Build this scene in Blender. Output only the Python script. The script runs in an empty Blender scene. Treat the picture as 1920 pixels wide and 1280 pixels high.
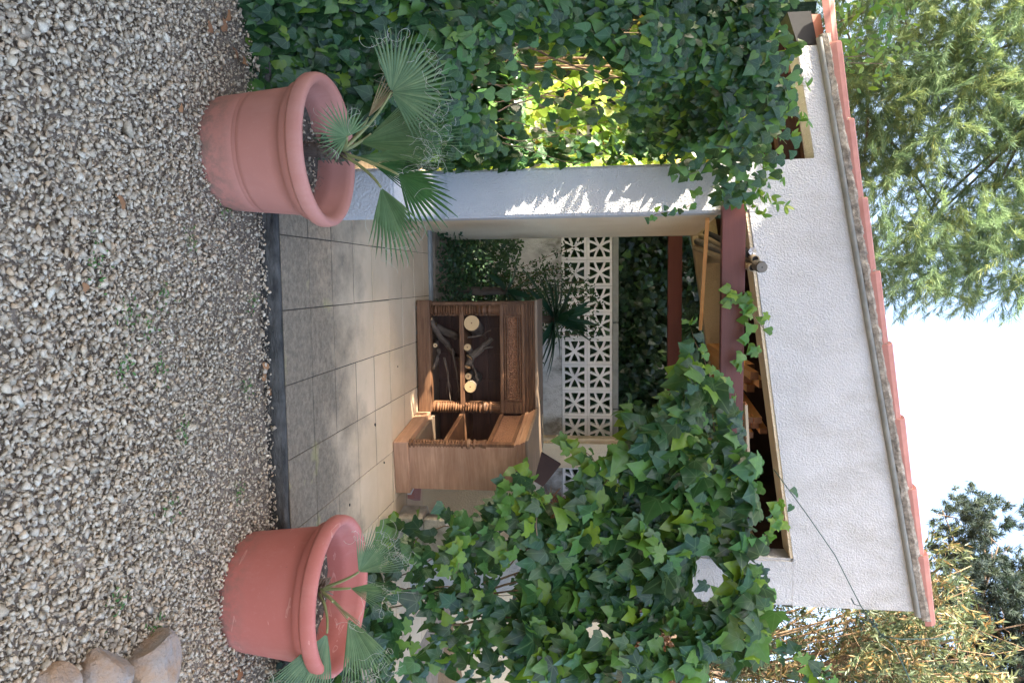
import bpy, bmesh, math, random
import numpy as np
from mathutils import Vector, Matrix, noise as mnoise
rnd = random.Random(11)
rng = np.random.default_rng(5)
R = math.radians
sc = bpy.context.scene
col = sc.collection

# ------------------------------------------------------------------ camera (a phone held upright, so the picture lies on its side)
CAM_H = 1.58
YAW, PITCH = R(4.93), R(-7.5)
cam_d = bpy.data.cameras.new('camera')
cam = bpy.data.objects.new('camera', cam_d); col.objects.link(cam)
cam_d.sensor_fit = 'HORIZONTAL'; cam_d.sensor_width = 36.0; cam_d.lens = 1390/1920*36.0
cam_d.clip_start = 0.05; cam_d.clip_end = 2000
fwd = Vector((math.sin(YAW)*math.cos(PITCH), math.cos(YAW)*math.cos(PITCH), math.sin(PITCH)))
rgt = Vector((math.cos(YAW), -math.sin(YAW), 0))
upv = rgt.cross(fwd)
M = Matrix((upv, -rgt, -fwd)).transposed().to_4x4()      # picture right = up, picture top = left
M.translation = Vector((0, 0, CAM_H))
cam.matrix_world = M
sc.camera = cam

# ------------------------------------------------------------------ sky, sun, exposure
SUN_EL, SUN_AZ = R(27), R(73)      # azimuth measured from -Y (behind the camera) towards -X (left)
sd = Vector((-math.sin(SUN_AZ)*math.cos(SUN_EL), -math.cos(SUN_AZ)*math.cos(SUN_EL), math.sin(SUN_EL)))
w = bpy.data.worlds.new("World"); sc.world = w; w.use_nodes = True
nt = w.node_tree; nt.nodes.clear()
sky = nt.nodes.new('ShaderNodeTexSky'); sky.sky_type = 'NISHITA'; sky.sun_disc = False
sky.sun_elevation = SUN_EL
sky.sun_rotation = math.atan2(sd.x, sd.y)
sky.air_density = 0.8; sky.dust_density = 5.0; sky.ozone_density = 0.3
bg = nt.nodes.new('ShaderNodeBackground'); bg.inputs[1].default_value = 0.15
wo = nt.nodes.new('ShaderNodeOutputWorld')
nt.links.new(sky.outputs[0], bg.inputs[0]); nt.links.new(bg.outputs[0], wo.inputs[0])
sl = bpy.data.lights.new('sun', 'SUN'); sl.energy = 4.2; sl.angle = R(0.53); sl.color = (1, .9, .74)
so = bpy.data.objects.new('sun', sl); col.objects.link(so)
so.rotation_euler = sd.to_track_quat('Z', 'Y').to_euler()
sc.view_settings.view_transform = 'Standard'; sc.view_settings.look = 'None'
sc.view_settings.gamma = 1; sc.view_settings.use_curve_mapping = False
sc.view_settings.exposure = 2.85
sc.render.engine = 'CYCLES'
sc.cycles.use_denoising = True
sc.cycles.max_bounces = 8; sc.cycles.diffuse_bounces = 5; sc.cycles.transparent_max_bounces = 4
sc.cycles.sample_clamp_indirect = 8

# ------------------------------------------------------------------ materials
class NT:
    def __init__(s, name):
        s.m = bpy.data.materials.new(name); s.m.use_nodes = True
        s.t = s.m.node_tree; s.t.nodes.clear()
        s.out = s.n('ShaderNodeOutputMaterial'); s.b = s.n('ShaderNodeBsdfPrincipled')
        s.l(s.b.outputs[0], s.out.inputs[0])
    def n(s, t, **k):
        x = s.t.nodes.new(t)
        for a, v in k.items(): setattr(x, a, v)
        return x
    def l(s, a, b): s.t.links.new(a, b)
    def pos(s, obj=False):
        if obj:
            if not hasattr(s, '_o'):
                tc = s.n('ShaderNodeTexCoord'); oi = s.n('ShaderNodeObjectInfo')
                mm = s.n('ShaderNodeVectorMath', operation='MULTIPLY_ADD')
                s.l(tc.outputs['Object'], mm.inputs[0]); mm.inputs[1].default_value = (1, 1, 1)
                sc_ = s.n('ShaderNodeVectorMath', operation='SCALE'); sc_.inputs[0].default_value = (13, 7, 5)
                s.l(oi.outputs['Random'], sc_.inputs['Scale']); s.l(sc_.outputs[0], mm.inputs[2]); s._o = mm.outputs[0]
            return s._o
        if not hasattr(s, '_p'): s._p = s.n('ShaderNodeNewGeometry').outputs['Position']
        return s._p
    def noise(s, scale, detail=4, rough=.55, obj=False, stretch=None, dist=0):
        x = s.n('ShaderNodeTexNoise'); x.inputs['Scale'].default_value = scale
        x.inputs['Detail'].default_value = detail; x.inputs['Roughness'].default_value = rough
        x.inputs['Distortion'].default_value = dist
        v = s.pos(obj)
        if stretch:
            mp = s.n('ShaderNodeVectorMath', operation='MULTIPLY'); mp.inputs[1].default_value = stretch
            s.l(v, mp.inputs[0]); v = mp.outputs[0]
        s.l(v, x.inputs['Vector']); return x.outputs['Fac']
    def ramp(s, f, *st):
        r = s.n('ShaderNodeValToRGB'); e = r.color_ramp.elements
        while len(e) < len(st): e.new(.5)
        for i, (p, c) in enumerate(st):
            e[i].position = p; e[i].color = (*c, 1) if isinstance(c, tuple) else (c, c, c, 1)
        s.l(f, r.inputs[0]); return r.outputs[0]
    def mix(s, f, a, b, mode='MIX'):
        x = s.n('ShaderNodeMix', data_type='RGBA', blend_type=mode)
        for sock, v in ((x.inputs[0], f), (x.inputs[6], a), (x.inputs[7], b)):
            if hasattr(v, 'is_linked'): s.l(v, sock)
            elif isinstance(v, tuple): sock.default_value = (*v, 1)
            else: sock.default_value = v
        return x.outputs[2]
    def math(s, op, a, b=0.0, c=0.0, clamp=False):
        x = s.n('ShaderNodeMath', operation=op, use_clamp=clamp)
        for i, v in enumerate((a, b, c)):
            if hasattr(v, 'is_linked'): s.l(v, x.inputs[i])
            else: x.inputs[i].default_value = v
        return x.outputs[0]
    def col(s, c):
        if hasattr(c, 'is_linked'): s.l(c, s.b.inputs['Base Color'])
        else: s.b.inputs['Base Color'].default_value = (*c, 1)
    def bump(s, h, strength=.5, dist=.01):
        x = s.n('ShaderNodeBump'); x.inputs['Strength'].default_value = strength; x.inputs['Distance'].default_value = dist
        s.l(h, x.inputs['Height'])
        if s.b.inputs['Normal'].is_linked: s.l(s.b.inputs['Normal'].links[0].from_socket, x.inputs['Normal'])
        s.l(x.outputs[0], s.b.inputs['Normal'])
    def rough(s, v): s.b.inputs['Roughness'].default_value = v
    def spec(s, v): s.b.inputs['Specular IOR Level'].default_value = v

def simple(name, a, b, scale=8, rough=.7, bump=0, bs=60, obj=True, stretch=None, bd=.004):
    t = NT(name); t.col(t.ramp(t.noise(scale, 6, .6, obj, stretch), (.3, a), (.7, b))); t.rough(rough)
    if bump: t.bump(t.noise(bs, 5, .6, obj, stretch), bump, bd)
    return t.m

def stucco(name, a, b, grime=None):
    t = NT(name)
    c = t.ramp(t.noise(1.6, 6, .6), (.3, a), (.75, b))
    if grime:
        g = t.ramp(t.noise(4.0, 8, .7, stretch=(1, 1, .6)), (.45, 0.0), (.62, 1.0))
        sp = t.n('ShaderNodeSeparateXYZ'); t.l(t.pos(), sp.inputs[0])
        z = t.n('ShaderNodeMapRange'); t.l(sp.outputs['Z'], z.inputs[0])
        z.inputs[1].default_value = grime[0]; z.inputs[2].default_value = grime[1]
        c = t.mix(t.math('MULTIPLY', g, z.outputs[0]), c, grime[2])
    v = t.n('ShaderNodeTexVoronoi', feature='SMOOTH_F1'); v.inputs['Scale'].default_value = 88; v.inputs['Smoothness'].default_value = .6
    wv = t.n('ShaderNodeVectorMath', operation='MULTIPLY_ADD')
    nz = t.n('ShaderNodeTexNoise'); nz.inputs['Scale'].default_value = 30; t.l(t.pos(), nz.inputs['Vector'])
    t.l(nz.outputs['Color'], wv.inputs[0]); wv.inputs[1].default_value = (.03, .03, .03); t.l(t.pos(), wv.inputs[2])
    t.l(wv.outputs[0], v.inputs['Vector'])
    d = t.ramp(v.outputs['Distance'], (.1, 0.0), (.75, 1.0))
    t.col(c); t.rough(.85); t.spec(.25)
    t.bump(v.outputs['Distance'], .75, .008); t.bump(t.noise(150, 3, .6), .35, .003)
    return t.m

MT = {}
MT['white'] = stucco('white_stucco', (.49, .495, .50), (.58, .585, .59), (2.2, 4.4, (.36, .35, .32)))
MT['wallwhite'] = stucco('old_white_stucco', (.56, .56, .54), (.70, .70, .68), (.4, 1.05, (.16, .15, .12)))
MT['beige'] = stucco('beige_bounce_stucco', (.66, .53, .35), (.78, .66, .47))  # real beige render; the side wall borrows it for warm floor bounce
MT['redwood'] = simple('red_stained_wood', (.085, .018, .014), (.135, .035, .026), 3, .5, .3, 60, True, (.25, 3, 3))
MT['darkwood'] = simple('dark_red_board', (.04, .018, .012), (.07, .032, .02), 4, .9, .3, 40)
MT['tile_red'] = simple('red_roof_tile', (.38, .165, .135), (.47, .23, .19), 9, .8, .25, 120)
def mortar():
    t = NT('lichened_mortar'); n = t.noise(18, 8, .75)
    c = t.ramp(n, (.3, (.07, .06, .05)), (.5, (.30, .27, .23)), (.68, (.58, .54, .47)))
    t.col(c); t.rough(.95); t.bump(n, .9, .02); return t.m
MT['mortar'] = mortar()
MT['grey'] = simple('grey_cement', (.2, .21, .2), (.33, .34, .32), 7, .8, .3, 60)
def tile_mat():
    t = NT('paving_slab')
    oi = t.n('ShaderNodeObjectInfo')
    base = t.ramp(oi.outputs['Random'], (0, (.56, .42, .26)), (.5, (.62, .47, .30)), (1, (.67, .52, .345)))
    base = t.mix(.55, base, t.ramp(t.noise(3.2, 6, .6), (.3, (.50, .37, .23)), (.7, (.70, .54, .37))))
    sp = t.n('ShaderNodeSeparateXYZ'); t.l(t.pos(), sp.inputs[0])
    # mildew where rain reaches the slab: along the open front edge
    edge = t.math('MULTIPLY_ADD', t.noise(4.2, 5, .6, stretch=(1.0, .8, 1)), 1.2, -.6)
    y = t.math('ADD', sp.outputs['Y'], edge)
    f = t.n('ShaderNodeMapRange'); t.l(y, f.inputs[0]); f.inputs[1].default_value = 4.4; f.inputs[2].default_value = 3.8
    n2 = t.ramp(t.noise(28, 8, .75), (.3, .72), (.62, 1.0))
    stain = t.ramp(t.noise(45, 6, .8), (.35, (.095, .076, .052)), (.72, (.27, .22, .155)))
    patch = t.ramp(t.noise(5.5, 3, .5, stretch=(1, .8, 1)), (.64, 0.0), (.72, .55))
    stain = t.mix(patch, stain, (.36, .33, .12))
    c = t.mix(t.math('MULTIPLY', f.outputs[0], n2), base, stain)
    c = t.mix(t.ramp(t.noise(9, 8, .75), (.62, 0.0), (.8, .5)), c, (.16, .13, .09))
    t.col(c); t.rough(.75); t.bump(t.noise(90, 5, .7), .3, .004); return t.m
MT['tile'] = tile_mat()
MT['slabedge'] = simple('black_slab_edge', (.012, .012, .011), (.13, .125, .11), 16, .85, 1.0, 40, False, (.5, 1, 1.6), .02)
MT['joint'] = simple('joint_dirt', (.03, .026, .02), (.07, .06, .045), 20, .95, .5, 60)
MT['soil'] = simple('dark_soil', (.19, .15, .105), (.36, .285, .21), 14, .95, .9, 70, False, None, .02)
MT['potsoil'] = simple('pot_soil', (.04, .034, .025), (.17, .14, .10), 40, .95, 1.0, 80, True, None, .02)
def pot_mat(name, a, b, dust, scratch):
    t = NT(name); c = t.ramp(t.noise(2.5, 5, .6, True), (.3, a), (.7, b))
    sp = t.n('ShaderNodeSeparateXYZ'); tc = t.n('ShaderNodeTexCoord'); t.l(tc.outputs['Object'], sp.inputs[0])
    c = t.mix(t.ramp(t.noise(55, 6, .8, True), (.55, 0.0), (.85, .4)), c, dust)
    base = t.n('ShaderNodeMapRange'); t.l(sp.outputs['Z'], base.inputs[0]); base.inputs[1].default_value = .13; base.inputs[2].default_value = .0
    c = t.mix(t.math('MULTIPLY', base.outputs[0], t.ramp(t.noise(22, 6, .75, True), (.42, 0.0), (.62, .8))), c, (.20, .15, .11))
    c = t.mix(t.ramp(t.noise(3.4, 7, .7, True, (1, 1, .35)), (.52, 0.0), (.75, .5)), c, dust)
    if scratch:
        sm = t.ramp(t.noise(4.5, 2, .5, True, (1, 1, 5), 1.2), (.685, 0.0), (.70, 0.55), (.735, 0.0))
        c = t.mix(sm, c, (.75, .42, .34))
    t.col(c); t.rough(.62); t.spec(.3); t.bump(t.noise(200, 3, .6, True), .12, .002); return t.m
MT['pot_a'] = pot_mat('faded_terracotta_plastic', (.48, .20, .15), (.54, .24, .185), (.60, .33, .27), False)
MT['pot_b'] = pot_mat('red_terracotta_plastic', (.48, .145, .11), (.54, .185, .145), (.62, .31, .25), True)
def attr_mat(name, stops, rough=.8, nscale=0, bump=0, spec=.4):
    t = NT(name); a = t.n('ShaderNodeAttribute', attribute_name='tint')
    oi = t.n('ShaderNodeObjectInfo')
    c = t.ramp(t.math('FRACT', t.math('ADD', a.outputs['Fac'], oi.outputs['Random'])), *stops)
    if nscale: c = t.mix(1, c, t.ramp(t.noise(nscale, 5, .7), (.25, .55), (.7, 1.0)), 'MULTIPLY')
    t.col(c); t.rough(rough); t.spec(spec)
    if bump: t.bump(t.noise(nscale, 5, .7), bump, .004)
    return t
MT['gravel'] = attr_mat('crushed_limestone', [(0, (.48, .39, .28)), (.25, (.66, .54, .38)), (.5, (.84, .71, .52)), (.72, (.74, .54, .34)), (.86, (.88, .78, .60)), (1, (.58, .48, .36))], .9, 120, .5, .2).m
MT['boulder'] = simple('ochre_stone', (.36, .34, .31), (.50, .30, .16), 9, .9, 1.0, 45, True, None, .02)
MT['litter'] = attr_mat('plant_litter', [(0, (.10, .08, .06)), (.5, (.22, .18, .13)), (.8, (.33, .28, .2)), (1, (.14, .1, .07))], .9).m
MT['dryleaf'] = attr_mat('dry_leaf', [(0, (.30, .13, .05)), (.5, (.38, .2, .09)), (1, (.22, .1, .05))], .7).m
def leaf_mat(name, stops, rough=.38, trans=.28, tcol=(.25, .42, .03), veins=True, spec=.5, vcol=(.16, .26, .1)):
    t = NT(name)
    a = t.n('ShaderNodeAttribute', attribute_name='tint'); oi = t.n('ShaderNodeObjectInfo')
    f = t.math('FRACT', t.math('ADD', a.outputs['Fac'], oi.outputs['Random']))
    c = t.ramp(f, *stops)
    if veins:
        lv = t.n('ShaderNodeAttribute', attribute_name='luv'); sp = t.n('ShaderNodeSeparateXYZ'); t.l(lv.outputs['Vector'], sp.inputs[0])
        ax = t.math('ABSOLUTE', sp.outputs['X'])
        an = t.math('ARCTAN2', ax, sp.outputs['Y'])
        rr = t.math('SQRT', t.math('ADD', t.math('MULTIPLY', ax, ax), t.math('MULTIPLY', sp.outputs['Y'], sp.outputs['Y'])))
        best = None
        for k in (0, .82, 1.55):
            d = t.math('MULTIPLY', t.math('ABSOLUTE', t.math('SUBTRACT', an, k)), rr)
            best = d if best is None else t.math('MINIMUM', best, d)
        vm = t.math('SUBTRACT', 1.0, t.math('MULTIPLY', best, 42), clamp=True)
        c = t.mix(t.math('MULTIPLY', vm, .55), c, vcol)
    c = t.mix(1, c, t.ramp(t.noise(25, 4, .6), (.25, .7), (.7, 1.0)), 'MULTIPLY')
    t.col(c); t.rough(rough); t.spec(spec)
    tr = t.n('ShaderNodeBsdfTranslucent'); tr.inputs[0].default_value = (*tcol, 1)
    tc = t.mix(.35, c, tcol); t.l(tc, tr.inputs[0])
    mx = t.n('ShaderNodeMixShader'); mx.inputs[0].default_value = trans
    t.l(t.b.outputs[0], mx.inputs[1]); t.l(tr.outputs[0], mx.inputs[2]); t.l(mx.outputs[0], t.out.inputs[0])
    return t.m
MT['ivy'] = leaf_mat('ivy_leaf', [(0, (.012, .045, .018)), (.4, (.022, .078, .028)), (.7, (.036, .112, .036)), (.88, (.07, .18, .042)), (1, (.13, .27, .045))])
MT['ivyyoung'] = leaf_mat('young_ivy_leaf', [(0, (.08, .24, .05)), (.5, (.11, .26, .045)), (1, (.24, .38, .03))], .36, .40, (.4, .55, .03))
MT['ivysunlit'] = leaf_mat('sunlit_painted_ivy_leaf', [(0, (.12, .28, .04)), (.5, (.26, .42, .05)), (.9, (.42, .5, .08)), (1, (.5, .3, .08))], .45, .4, (.5, .6, .05))  # lighter yellow copy of the ivy, paints sunlight onto the recess leaves
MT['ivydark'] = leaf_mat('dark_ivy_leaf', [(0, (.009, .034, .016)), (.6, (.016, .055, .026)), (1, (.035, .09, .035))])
MT['palm'] = leaf_mat('palm_leaf', [(0, (.085, .17, .06)), (.5, (.12, .22, .085)), (1, (.17, .27, .11))], .5, .2, (.2, .35, .05), False)
MT['palmblue'] = leaf_mat('blue_palm_leaf', [(0, (.10, .19, .085)), (.5, (.14, .24, .11)), (1, (.2, .3, .14))], .5, .2, (.2, .35, .1), False)
MT['palmdark'] = leaf_mat('dark_palm_leaf', [(0, (.035, .12, .035)), (1, (.06, .17, .05))], .4, .2, (.2, .35, .05), False)
MT['palmdead'] = leaf_mat('dead_palm_leaf', [(0, (.30, .22, .11)), (1, (.42, .33, .18))], .7, .1, (.3, .2, .05), False)
MT['fibre'] = simple('pale_fibre', (.42, .40, .30), (.62, .6, .48), 10, .7)
MT['stem'] = simple('woody_stem', (.13, .085, .05), (.26, .18, .11), 12, .85, .5, 50)
MT['petiole'] = simple('green_petiole', (.17, .2, .07), (.3, .3, .12), 6, .5)
MT['feather'] = leaf_mat('feathery_foliage', [(0, (.10, .175, .10)), (.5, (.14, .22, .12)), (.85, (.21, .28, .12)), (1, (.32, .34, .11))], .6, .45, (.26, .40, .15), False, .2)
MT['pine'] = leaf_mat('pine_needles', [(0, (.016, .030, .034)), (.6, (.025, .042, .042)), (1, (.05, .07, .05))], .6, .15, (.1, .2, .05), False, .2)
MT['olive'] = leaf_mat('olive_leaf', [(0, (.05, .08, .045)), (.5, (.08, .115, .06)), (.78, (.12, .14, .065)), (.92, (.22, .15, .06)), (1, (.30, .17, .06))], .5, .22, (.26, .30, .08), False, .4)
MT['drypine'] = leaf_mat('dry_pine_needles', [(0, (.30, .12, .05)), (.5, (.42, .18, .07)), (1, (.5, .27, .12))], .7, .3, (.5, .2, .06), False, .2)
MT['cycad'] = leaf_mat('spiky_leaf', [(0, (.02, .07, .04)), (1, (.04, .11, .055))], .4, .15, (.1, .3, .05), False)
MT['creeper'] = leaf_mat('creeper_leaf', [(0, (.014, .045, .018)), (.6, (.026, .075, .024)), (1, (.055, .12, .036))], .5, .25, (.2, .4, .05), False)
MT['grass'] = leaf_mat('weed_leaf', [(0, (.07, .2, .04)), (1, (.12, .28, .06))], .5, .3, (.3, .5, .05), False)
MT['bark'] = simple('grey_brown_bark', (.085, .06, .042), (.2, .15, .11), 14, .95, 1.0, 40, True, (3, 3, .6), .015)
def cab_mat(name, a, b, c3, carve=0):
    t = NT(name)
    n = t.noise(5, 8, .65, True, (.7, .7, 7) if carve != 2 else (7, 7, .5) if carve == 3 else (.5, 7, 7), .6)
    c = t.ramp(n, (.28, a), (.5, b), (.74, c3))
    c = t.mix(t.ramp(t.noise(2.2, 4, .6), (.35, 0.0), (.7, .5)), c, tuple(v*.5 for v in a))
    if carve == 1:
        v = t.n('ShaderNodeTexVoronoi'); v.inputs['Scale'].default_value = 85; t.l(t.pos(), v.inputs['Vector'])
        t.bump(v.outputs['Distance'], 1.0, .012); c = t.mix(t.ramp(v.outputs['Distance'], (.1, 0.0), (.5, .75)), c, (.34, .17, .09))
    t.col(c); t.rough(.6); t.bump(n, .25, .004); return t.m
MT['cab'] = cab_mat('old_carved_wood', (.08, .033, .014), (.18, .082, .036), (.33, .175, .085))
MT['cabcarve'] = cab_mat('carved_relief_wood', (.10, .034, .016), (.20, .078, .036), (.29, .13, .065), 1)
MT['cabpale'] = cab_mat('sun_bleached_wood', (.36, .185, .105), (.46, .26, .155), (.60, .38, .25), 3)
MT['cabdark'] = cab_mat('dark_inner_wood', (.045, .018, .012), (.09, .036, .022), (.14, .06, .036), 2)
MT['cabtop'] = cab_mat('weathered_top_wood', (.17, .115, .075), (.24, .17, .115), (.31, .23, .16), 2)
def cut_mat():
    t = NT('sawn_wood_face'); tc = t.n('ShaderNodeTexCoord')
    ln = t.n('ShaderNodeVectorMath', operation='LENGTH'); 
    mp = t.n('ShaderNodeVectorMath', operation='MULTIPLY'); mp.inputs[1].default_value = (1, 1, 0); t.l(tc.outputs['Object'], mp.inputs[0]); t.l(mp.outputs[0], ln.inputs[0])
    r = t.math('SINE', t.math('MULTIPLY', ln.outputs['Value'], 900))
    c = t.mix(t.math('MULTIPLY_ADD', r, .2, .2), (.66, .46, .24), (.52, .34, .16))
    core = t.math('LESS_THAN', ln.outputs['Value'], .006); c = t.mix(core, c, (.2, .09, .04))
    t.col(c); t.rough(.8); return t.m
MT['cut'] = cut_mat()
MT['lumber'] = simple('orange_lumber', (.66, .31, .10), (.80, .44, .17), 3, .6, .2, 40, True, (4, .3, 4))
MT['lumberend'] = simple('dark_lumber_end', (.14, .06, .03), (.22, .1, .05), 12, .8)
MT['pole'] = simple('grey_pole', (.13, .12, .10), (.22, .2, .17), 6, .6, .2, 60)
MT['polebeige'] = simple('beige_pole', (.42, .32, .2), (.52, .42, .28), 6, .6)
MT['black'] = simple('black_hollow', (.01, .01, .012), (.02, .02, .022), 6, .6)
MT['wire'] = simple('green_wire', (.03, .07, .06), (.05, .1, .08), 30, .5)
MT['paper'] = simple('white_paper', (.7, .72, .75), (.8, .8, .82), 10, .7)
MT['breeze'] = simple('cast_white_concrete', (.70, .69, .66), (.84, .83, .80), 6, .8, .4, 90)
MT['block'] = simple('weathered_block', (.30, .27, .22), (.62, .58, .5), 12, .95, .8, 60, True, None, .01)
MT['hedge'] = simple('hedge_mass', (.015, .035, .012), (.03, .06, .02), 5, .8, .8, 12, False, None, .1)
MT['hill'] = simple('dry_hillside', (.16, .11, .06), (.28, .18, .09), 2, .95, .8, 10, False, None, .05)
MT['pavered'] = MT['boulder']

# ------------------------------------------------------------------ object helpers
def link(o, parent=None):
    col.objects.link(o)
    if parent: o.parent = parent
    return o
def tag(o, label=None, cat=None, group=None, kind=None):
    if label: o['label'] = label
    if cat: o['category'] = cat
    if group: o['group'] = group
    if kind: o['kind'] = kind
    return o
def thing(name, loc, label, cat, group=None, rz=0):
    o = bpy.data.objects.new(name, None); o.location = loc; o.rotation_euler = (0, 0, rz); o.empty_display_size = .1
    link(o); return tag(o, label, cat, group)
def mesh_of(bm, name, mat, smooth=False):
    me = bpy.data.meshes.new(name); bmesh.ops.recalc_face_normals(bm, faces=bm.faces); bm.to_mesh(me); bm.free()
    for m in (mat if isinstance(mat, (list, tuple)) else [mat]): me.materials.append(m)
    if smooth: me.polygons.foreach_set('use_smooth', [True]*len(me.polygons))
    return me
def obj(name, bm, mat, parent=None, smooth=False, loc=None, rot=None):
    o = bpy.data.objects.new(name, mesh_of(bm, name, mat, smooth)); link(o, parent)
    if loc is not None: o.location = loc
    if rot is not None: o.rotation_euler = rot
    return o
def inst(name, me, parent=None, loc=None, rot=None, scale=None):
    o = bpy.data.objects.new(name, me); link(o, parent)
    if loc is not None: o.location = loc
    if rot is not None: o.rotation_euler = rot
    if scale is not None: o.scale = scale
    return o
def bx(bm, x0, x1, y0, y1, z0, z1, bev=0, mi=0):
    r = bmesh.ops.create_cube(bm, size=1)
    vs = r['verts']
    for v in vs:
        v.co = Vector((x0+(v.co.x+.5)*(x1-x0), y0+(v.co.y+.5)*(y1-y0), z0+(v.co.z+.5)*(z1-z0)))
    fs = set(f for v in vs for f in v.link_faces)
    for f in fs: f.material_index = mi
    if bev:
        es = list(set(e for f in fs for e in f.edges))
        bmesh.ops.bevel(bm, geom=es, offset=bev, segments=2, affect='EDGES', profile=.6)
    return bm
def box(*a, bev=0): return bx(bmesh.new(), *a, bev=bev)
def prism(bm, pts, y0, y1, mi=0, bev=0):
    """polygon in xz extruded along y"""
    a = [bm.verts.new((x, y0, z)) for x, z in pts]; b = [bm.verts.new((x, y1, z)) for x, z in pts]
    fs = [bm.faces.new(a), bm.faces.new(b[::-1])]
    for i in range(len(pts)):
        j = (i+1) % len(pts); fs.append(bm.faces.new((a[i], b[i], b[j], a[j])))
    for f in fs: f.material_index = mi
    if bev: bmesh.ops.bevel(bm, geom=list(set(e for f in fs for e in f.edges)), offset=bev, segments=2, affect='EDGES')
    return bm
def lathe(bm, prof, seg=48, cap0=False, cap1=False, mi=0):
    rings = []
    for r, z in prof:
        rings.append([bm.verts.new((r*math.cos(2*math.pi*i/seg), r*math.sin(2*math.pi*i/seg), z)) for i in range(seg)])
    for a, b in zip(rings, rings[1:]):
        for i in range(seg):
            j = (i+1) % seg; bm.faces.new((a[i], a[j], b[j], b[i])).material_index = mi
    if cap0: bm.faces.new(rings[0])
    if cap1: bm.faces.new(rings[-1])
    return bm
def tube(bm, pts, rad, seg=8, cap=True, mi=0, capmi=None):
    pts = [Vector(p) for p in pts]; n = len(pts)
    if not hasattr(rad, '__len__'): rad = [rad]*n
    up = Vector((.13, .21, .97)); rings = []
    for i, p in enumerate(pts):
        d = (pts[min(i+1, n-1)]-pts[max(i-1, 0)]).normalized()
        u = d.cross(up if abs(d.dot(up)) < .95 else Vector((1, 0, 0))).normalized(); v = d.cross(u)
        rings.append([bm.verts.new(p+(u*math.cos(2*math.pi*k/seg)+v*math.sin(2*math.pi*k/seg))*rad[i]) for k in range(seg)])
    for a, b in zip(rings, rings[1:]):
        for k in range(seg):
            j = (k+1) % seg; bm.faces.new((a[k], a[j], b[j], b[k])).material_index = mi
    if cap:
        for rg in (rings[0], rings[-1]):
            bm.faces.new(rg).material_index = mi if capmi is None else capmi
    return bm
def np_mesh(name, V, F, mat, tint=None, luv=None, smooth=False):
    """V (n,3), F (m,3) triangles"""
    me = bpy.data.meshes.new(name); n, m = len(V), len(F)
    me.vertices.add(n); me.vertices.foreach_set('co', np.asarray(V, np.float32).ravel())
    me.loops.add(m*3); me.loops.foreach_set('vertex_index', np.asarray(F, np.int32).ravel())
    me.polygons.add(m); me.polygons.foreach_set('loop_start', np.arange(0, m*3, 3, dtype=np.int32))
    me.polygons.foreach_set('loop_total', np.full(m, 3, np.int32))
    me.update(calc_edges=True)
    if smooth: me.polygons.foreach_set('use_smooth', np.ones(m, bool))
    if tint is not None:
        a = me.attributes.new('tint', 'FLOAT', 'POINT'); a.data.foreach_set('value', np.asarray(tint, np.float32))
    if luv is not None:
        a = me.attributes.new('luv', 'FLOAT_VECTOR', 'POINT'); a.data.foreach_set('vector', np.asarray(luv, np.float32).ravel())
    me.materials.append(mat); return me
def batch(name, tmpl, mats, pos, mat, parent=None, smooth=False, tints=None, kind='stuff'):
    """tmpl (V,F); mats (N,3,3) columns = axes (scaled); pos (N,3) -> ONE mesh"""
    TV, TF = tmpl; N = len(pos)
    V = np.einsum('nij,vj->nvi', mats, TV)+pos[:, None, :]
    F = TF[None]+(np.arange(N)*len(TV))[:, None, None]
    t = rng.random(N) if tints is None else tints
    me = np_mesh(name, V.reshape(-1, 3), F.reshape(-1, 3), mat, np.repeat(t, len(TV)), np.tile(TV, (N, 1)), smooth)
    o = bpy.data.objects.new(name, me); link(o, parent)
    if kind: o['kind'] = kind
    return o
def frames(tip, nrm, size, jit=.35):
    """tip dir, normal (N,3) -> matrices with columns X,Y(tip),Z(normal)"""
    tip = tip+rng.normal(0, jit, tip.shape); nrm = nrm+rng.normal(0, jit, nrm.shape)
    tip /= np.linalg.norm(tip, axis=1)[:, None]
    x = np.cross(tip, nrm); x /= np.linalg.norm(x, axis=1)[:, None]+1e-9
    z = np.cross(x, tip)
    return np.stack([x, tip, z], axis=2)*size[:, None, None]

# ------------------------------------------------------------------ leaf templates
def leaf_tmpl(half, curl=.18, fold=.10):
    """half outline from base to tip (x>=0); fan to the midrib"""
    pts = [(0, 0)]+half+[(0, 1)]
    V = []; mid = [(0, 0), (0, .3), (0, .62), (0, 1)]
    V += [(x, y, 0) for x, y in mid]; F = []
    for sgn in (1, -1):
        b = len(V); V += [(sgn*x, y, 0) for x, y in half]; k = len(half)
        seq = [0]+[b+i for i in range(k)]+[3]; ys = [0]+[p[1] for p in half]+[1]
        def m(y): return 1 if y < .42 else 2
        for i in range(len(seq)-1):
            a, c = seq[i], seq[i+1]; mm = m((ys[i]+ys[i+1])/2)
            t = (mm, a, c) if sgn > 0 else (mm, c, a)
            if len(set(t)) == 3: F.append(t)
        i = next(i for i in range(len(ys)-1) if m((ys[i]+ys[i+1])/2) == 1 and m((ys[min(i+1, len(ys)-2)]+ys[min(i+2, len(ys)-1)])/2) == 2)
        t = (1, seq[i+1], 2) if sgn > 0 else (1, 2, seq[i+1]); F.append(t)
    V = np.array(V, float)
    V[:, 2] = fold*np.abs(V[:, 0])-curl*V[:, 0]**2*2.2-curl*(V[:, 1]-.35)**2
    V[:, :2] -= 0
    return V, np.array(F)
LOBED = leaf_tmpl([(.10, -.10), (.27, -.14), (.42, -.06), (.40, .08), (.62, .26), (.58, .34), (.34, .38), (.27, .52), (.16, .74)])
LOBED2 = leaf_tmpl([(.12, -.08), (.3, -.1), (.44, .02), (.52, .2), (.40, .32), (.33, .48), (.18, .72)], .3, .16)
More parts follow.
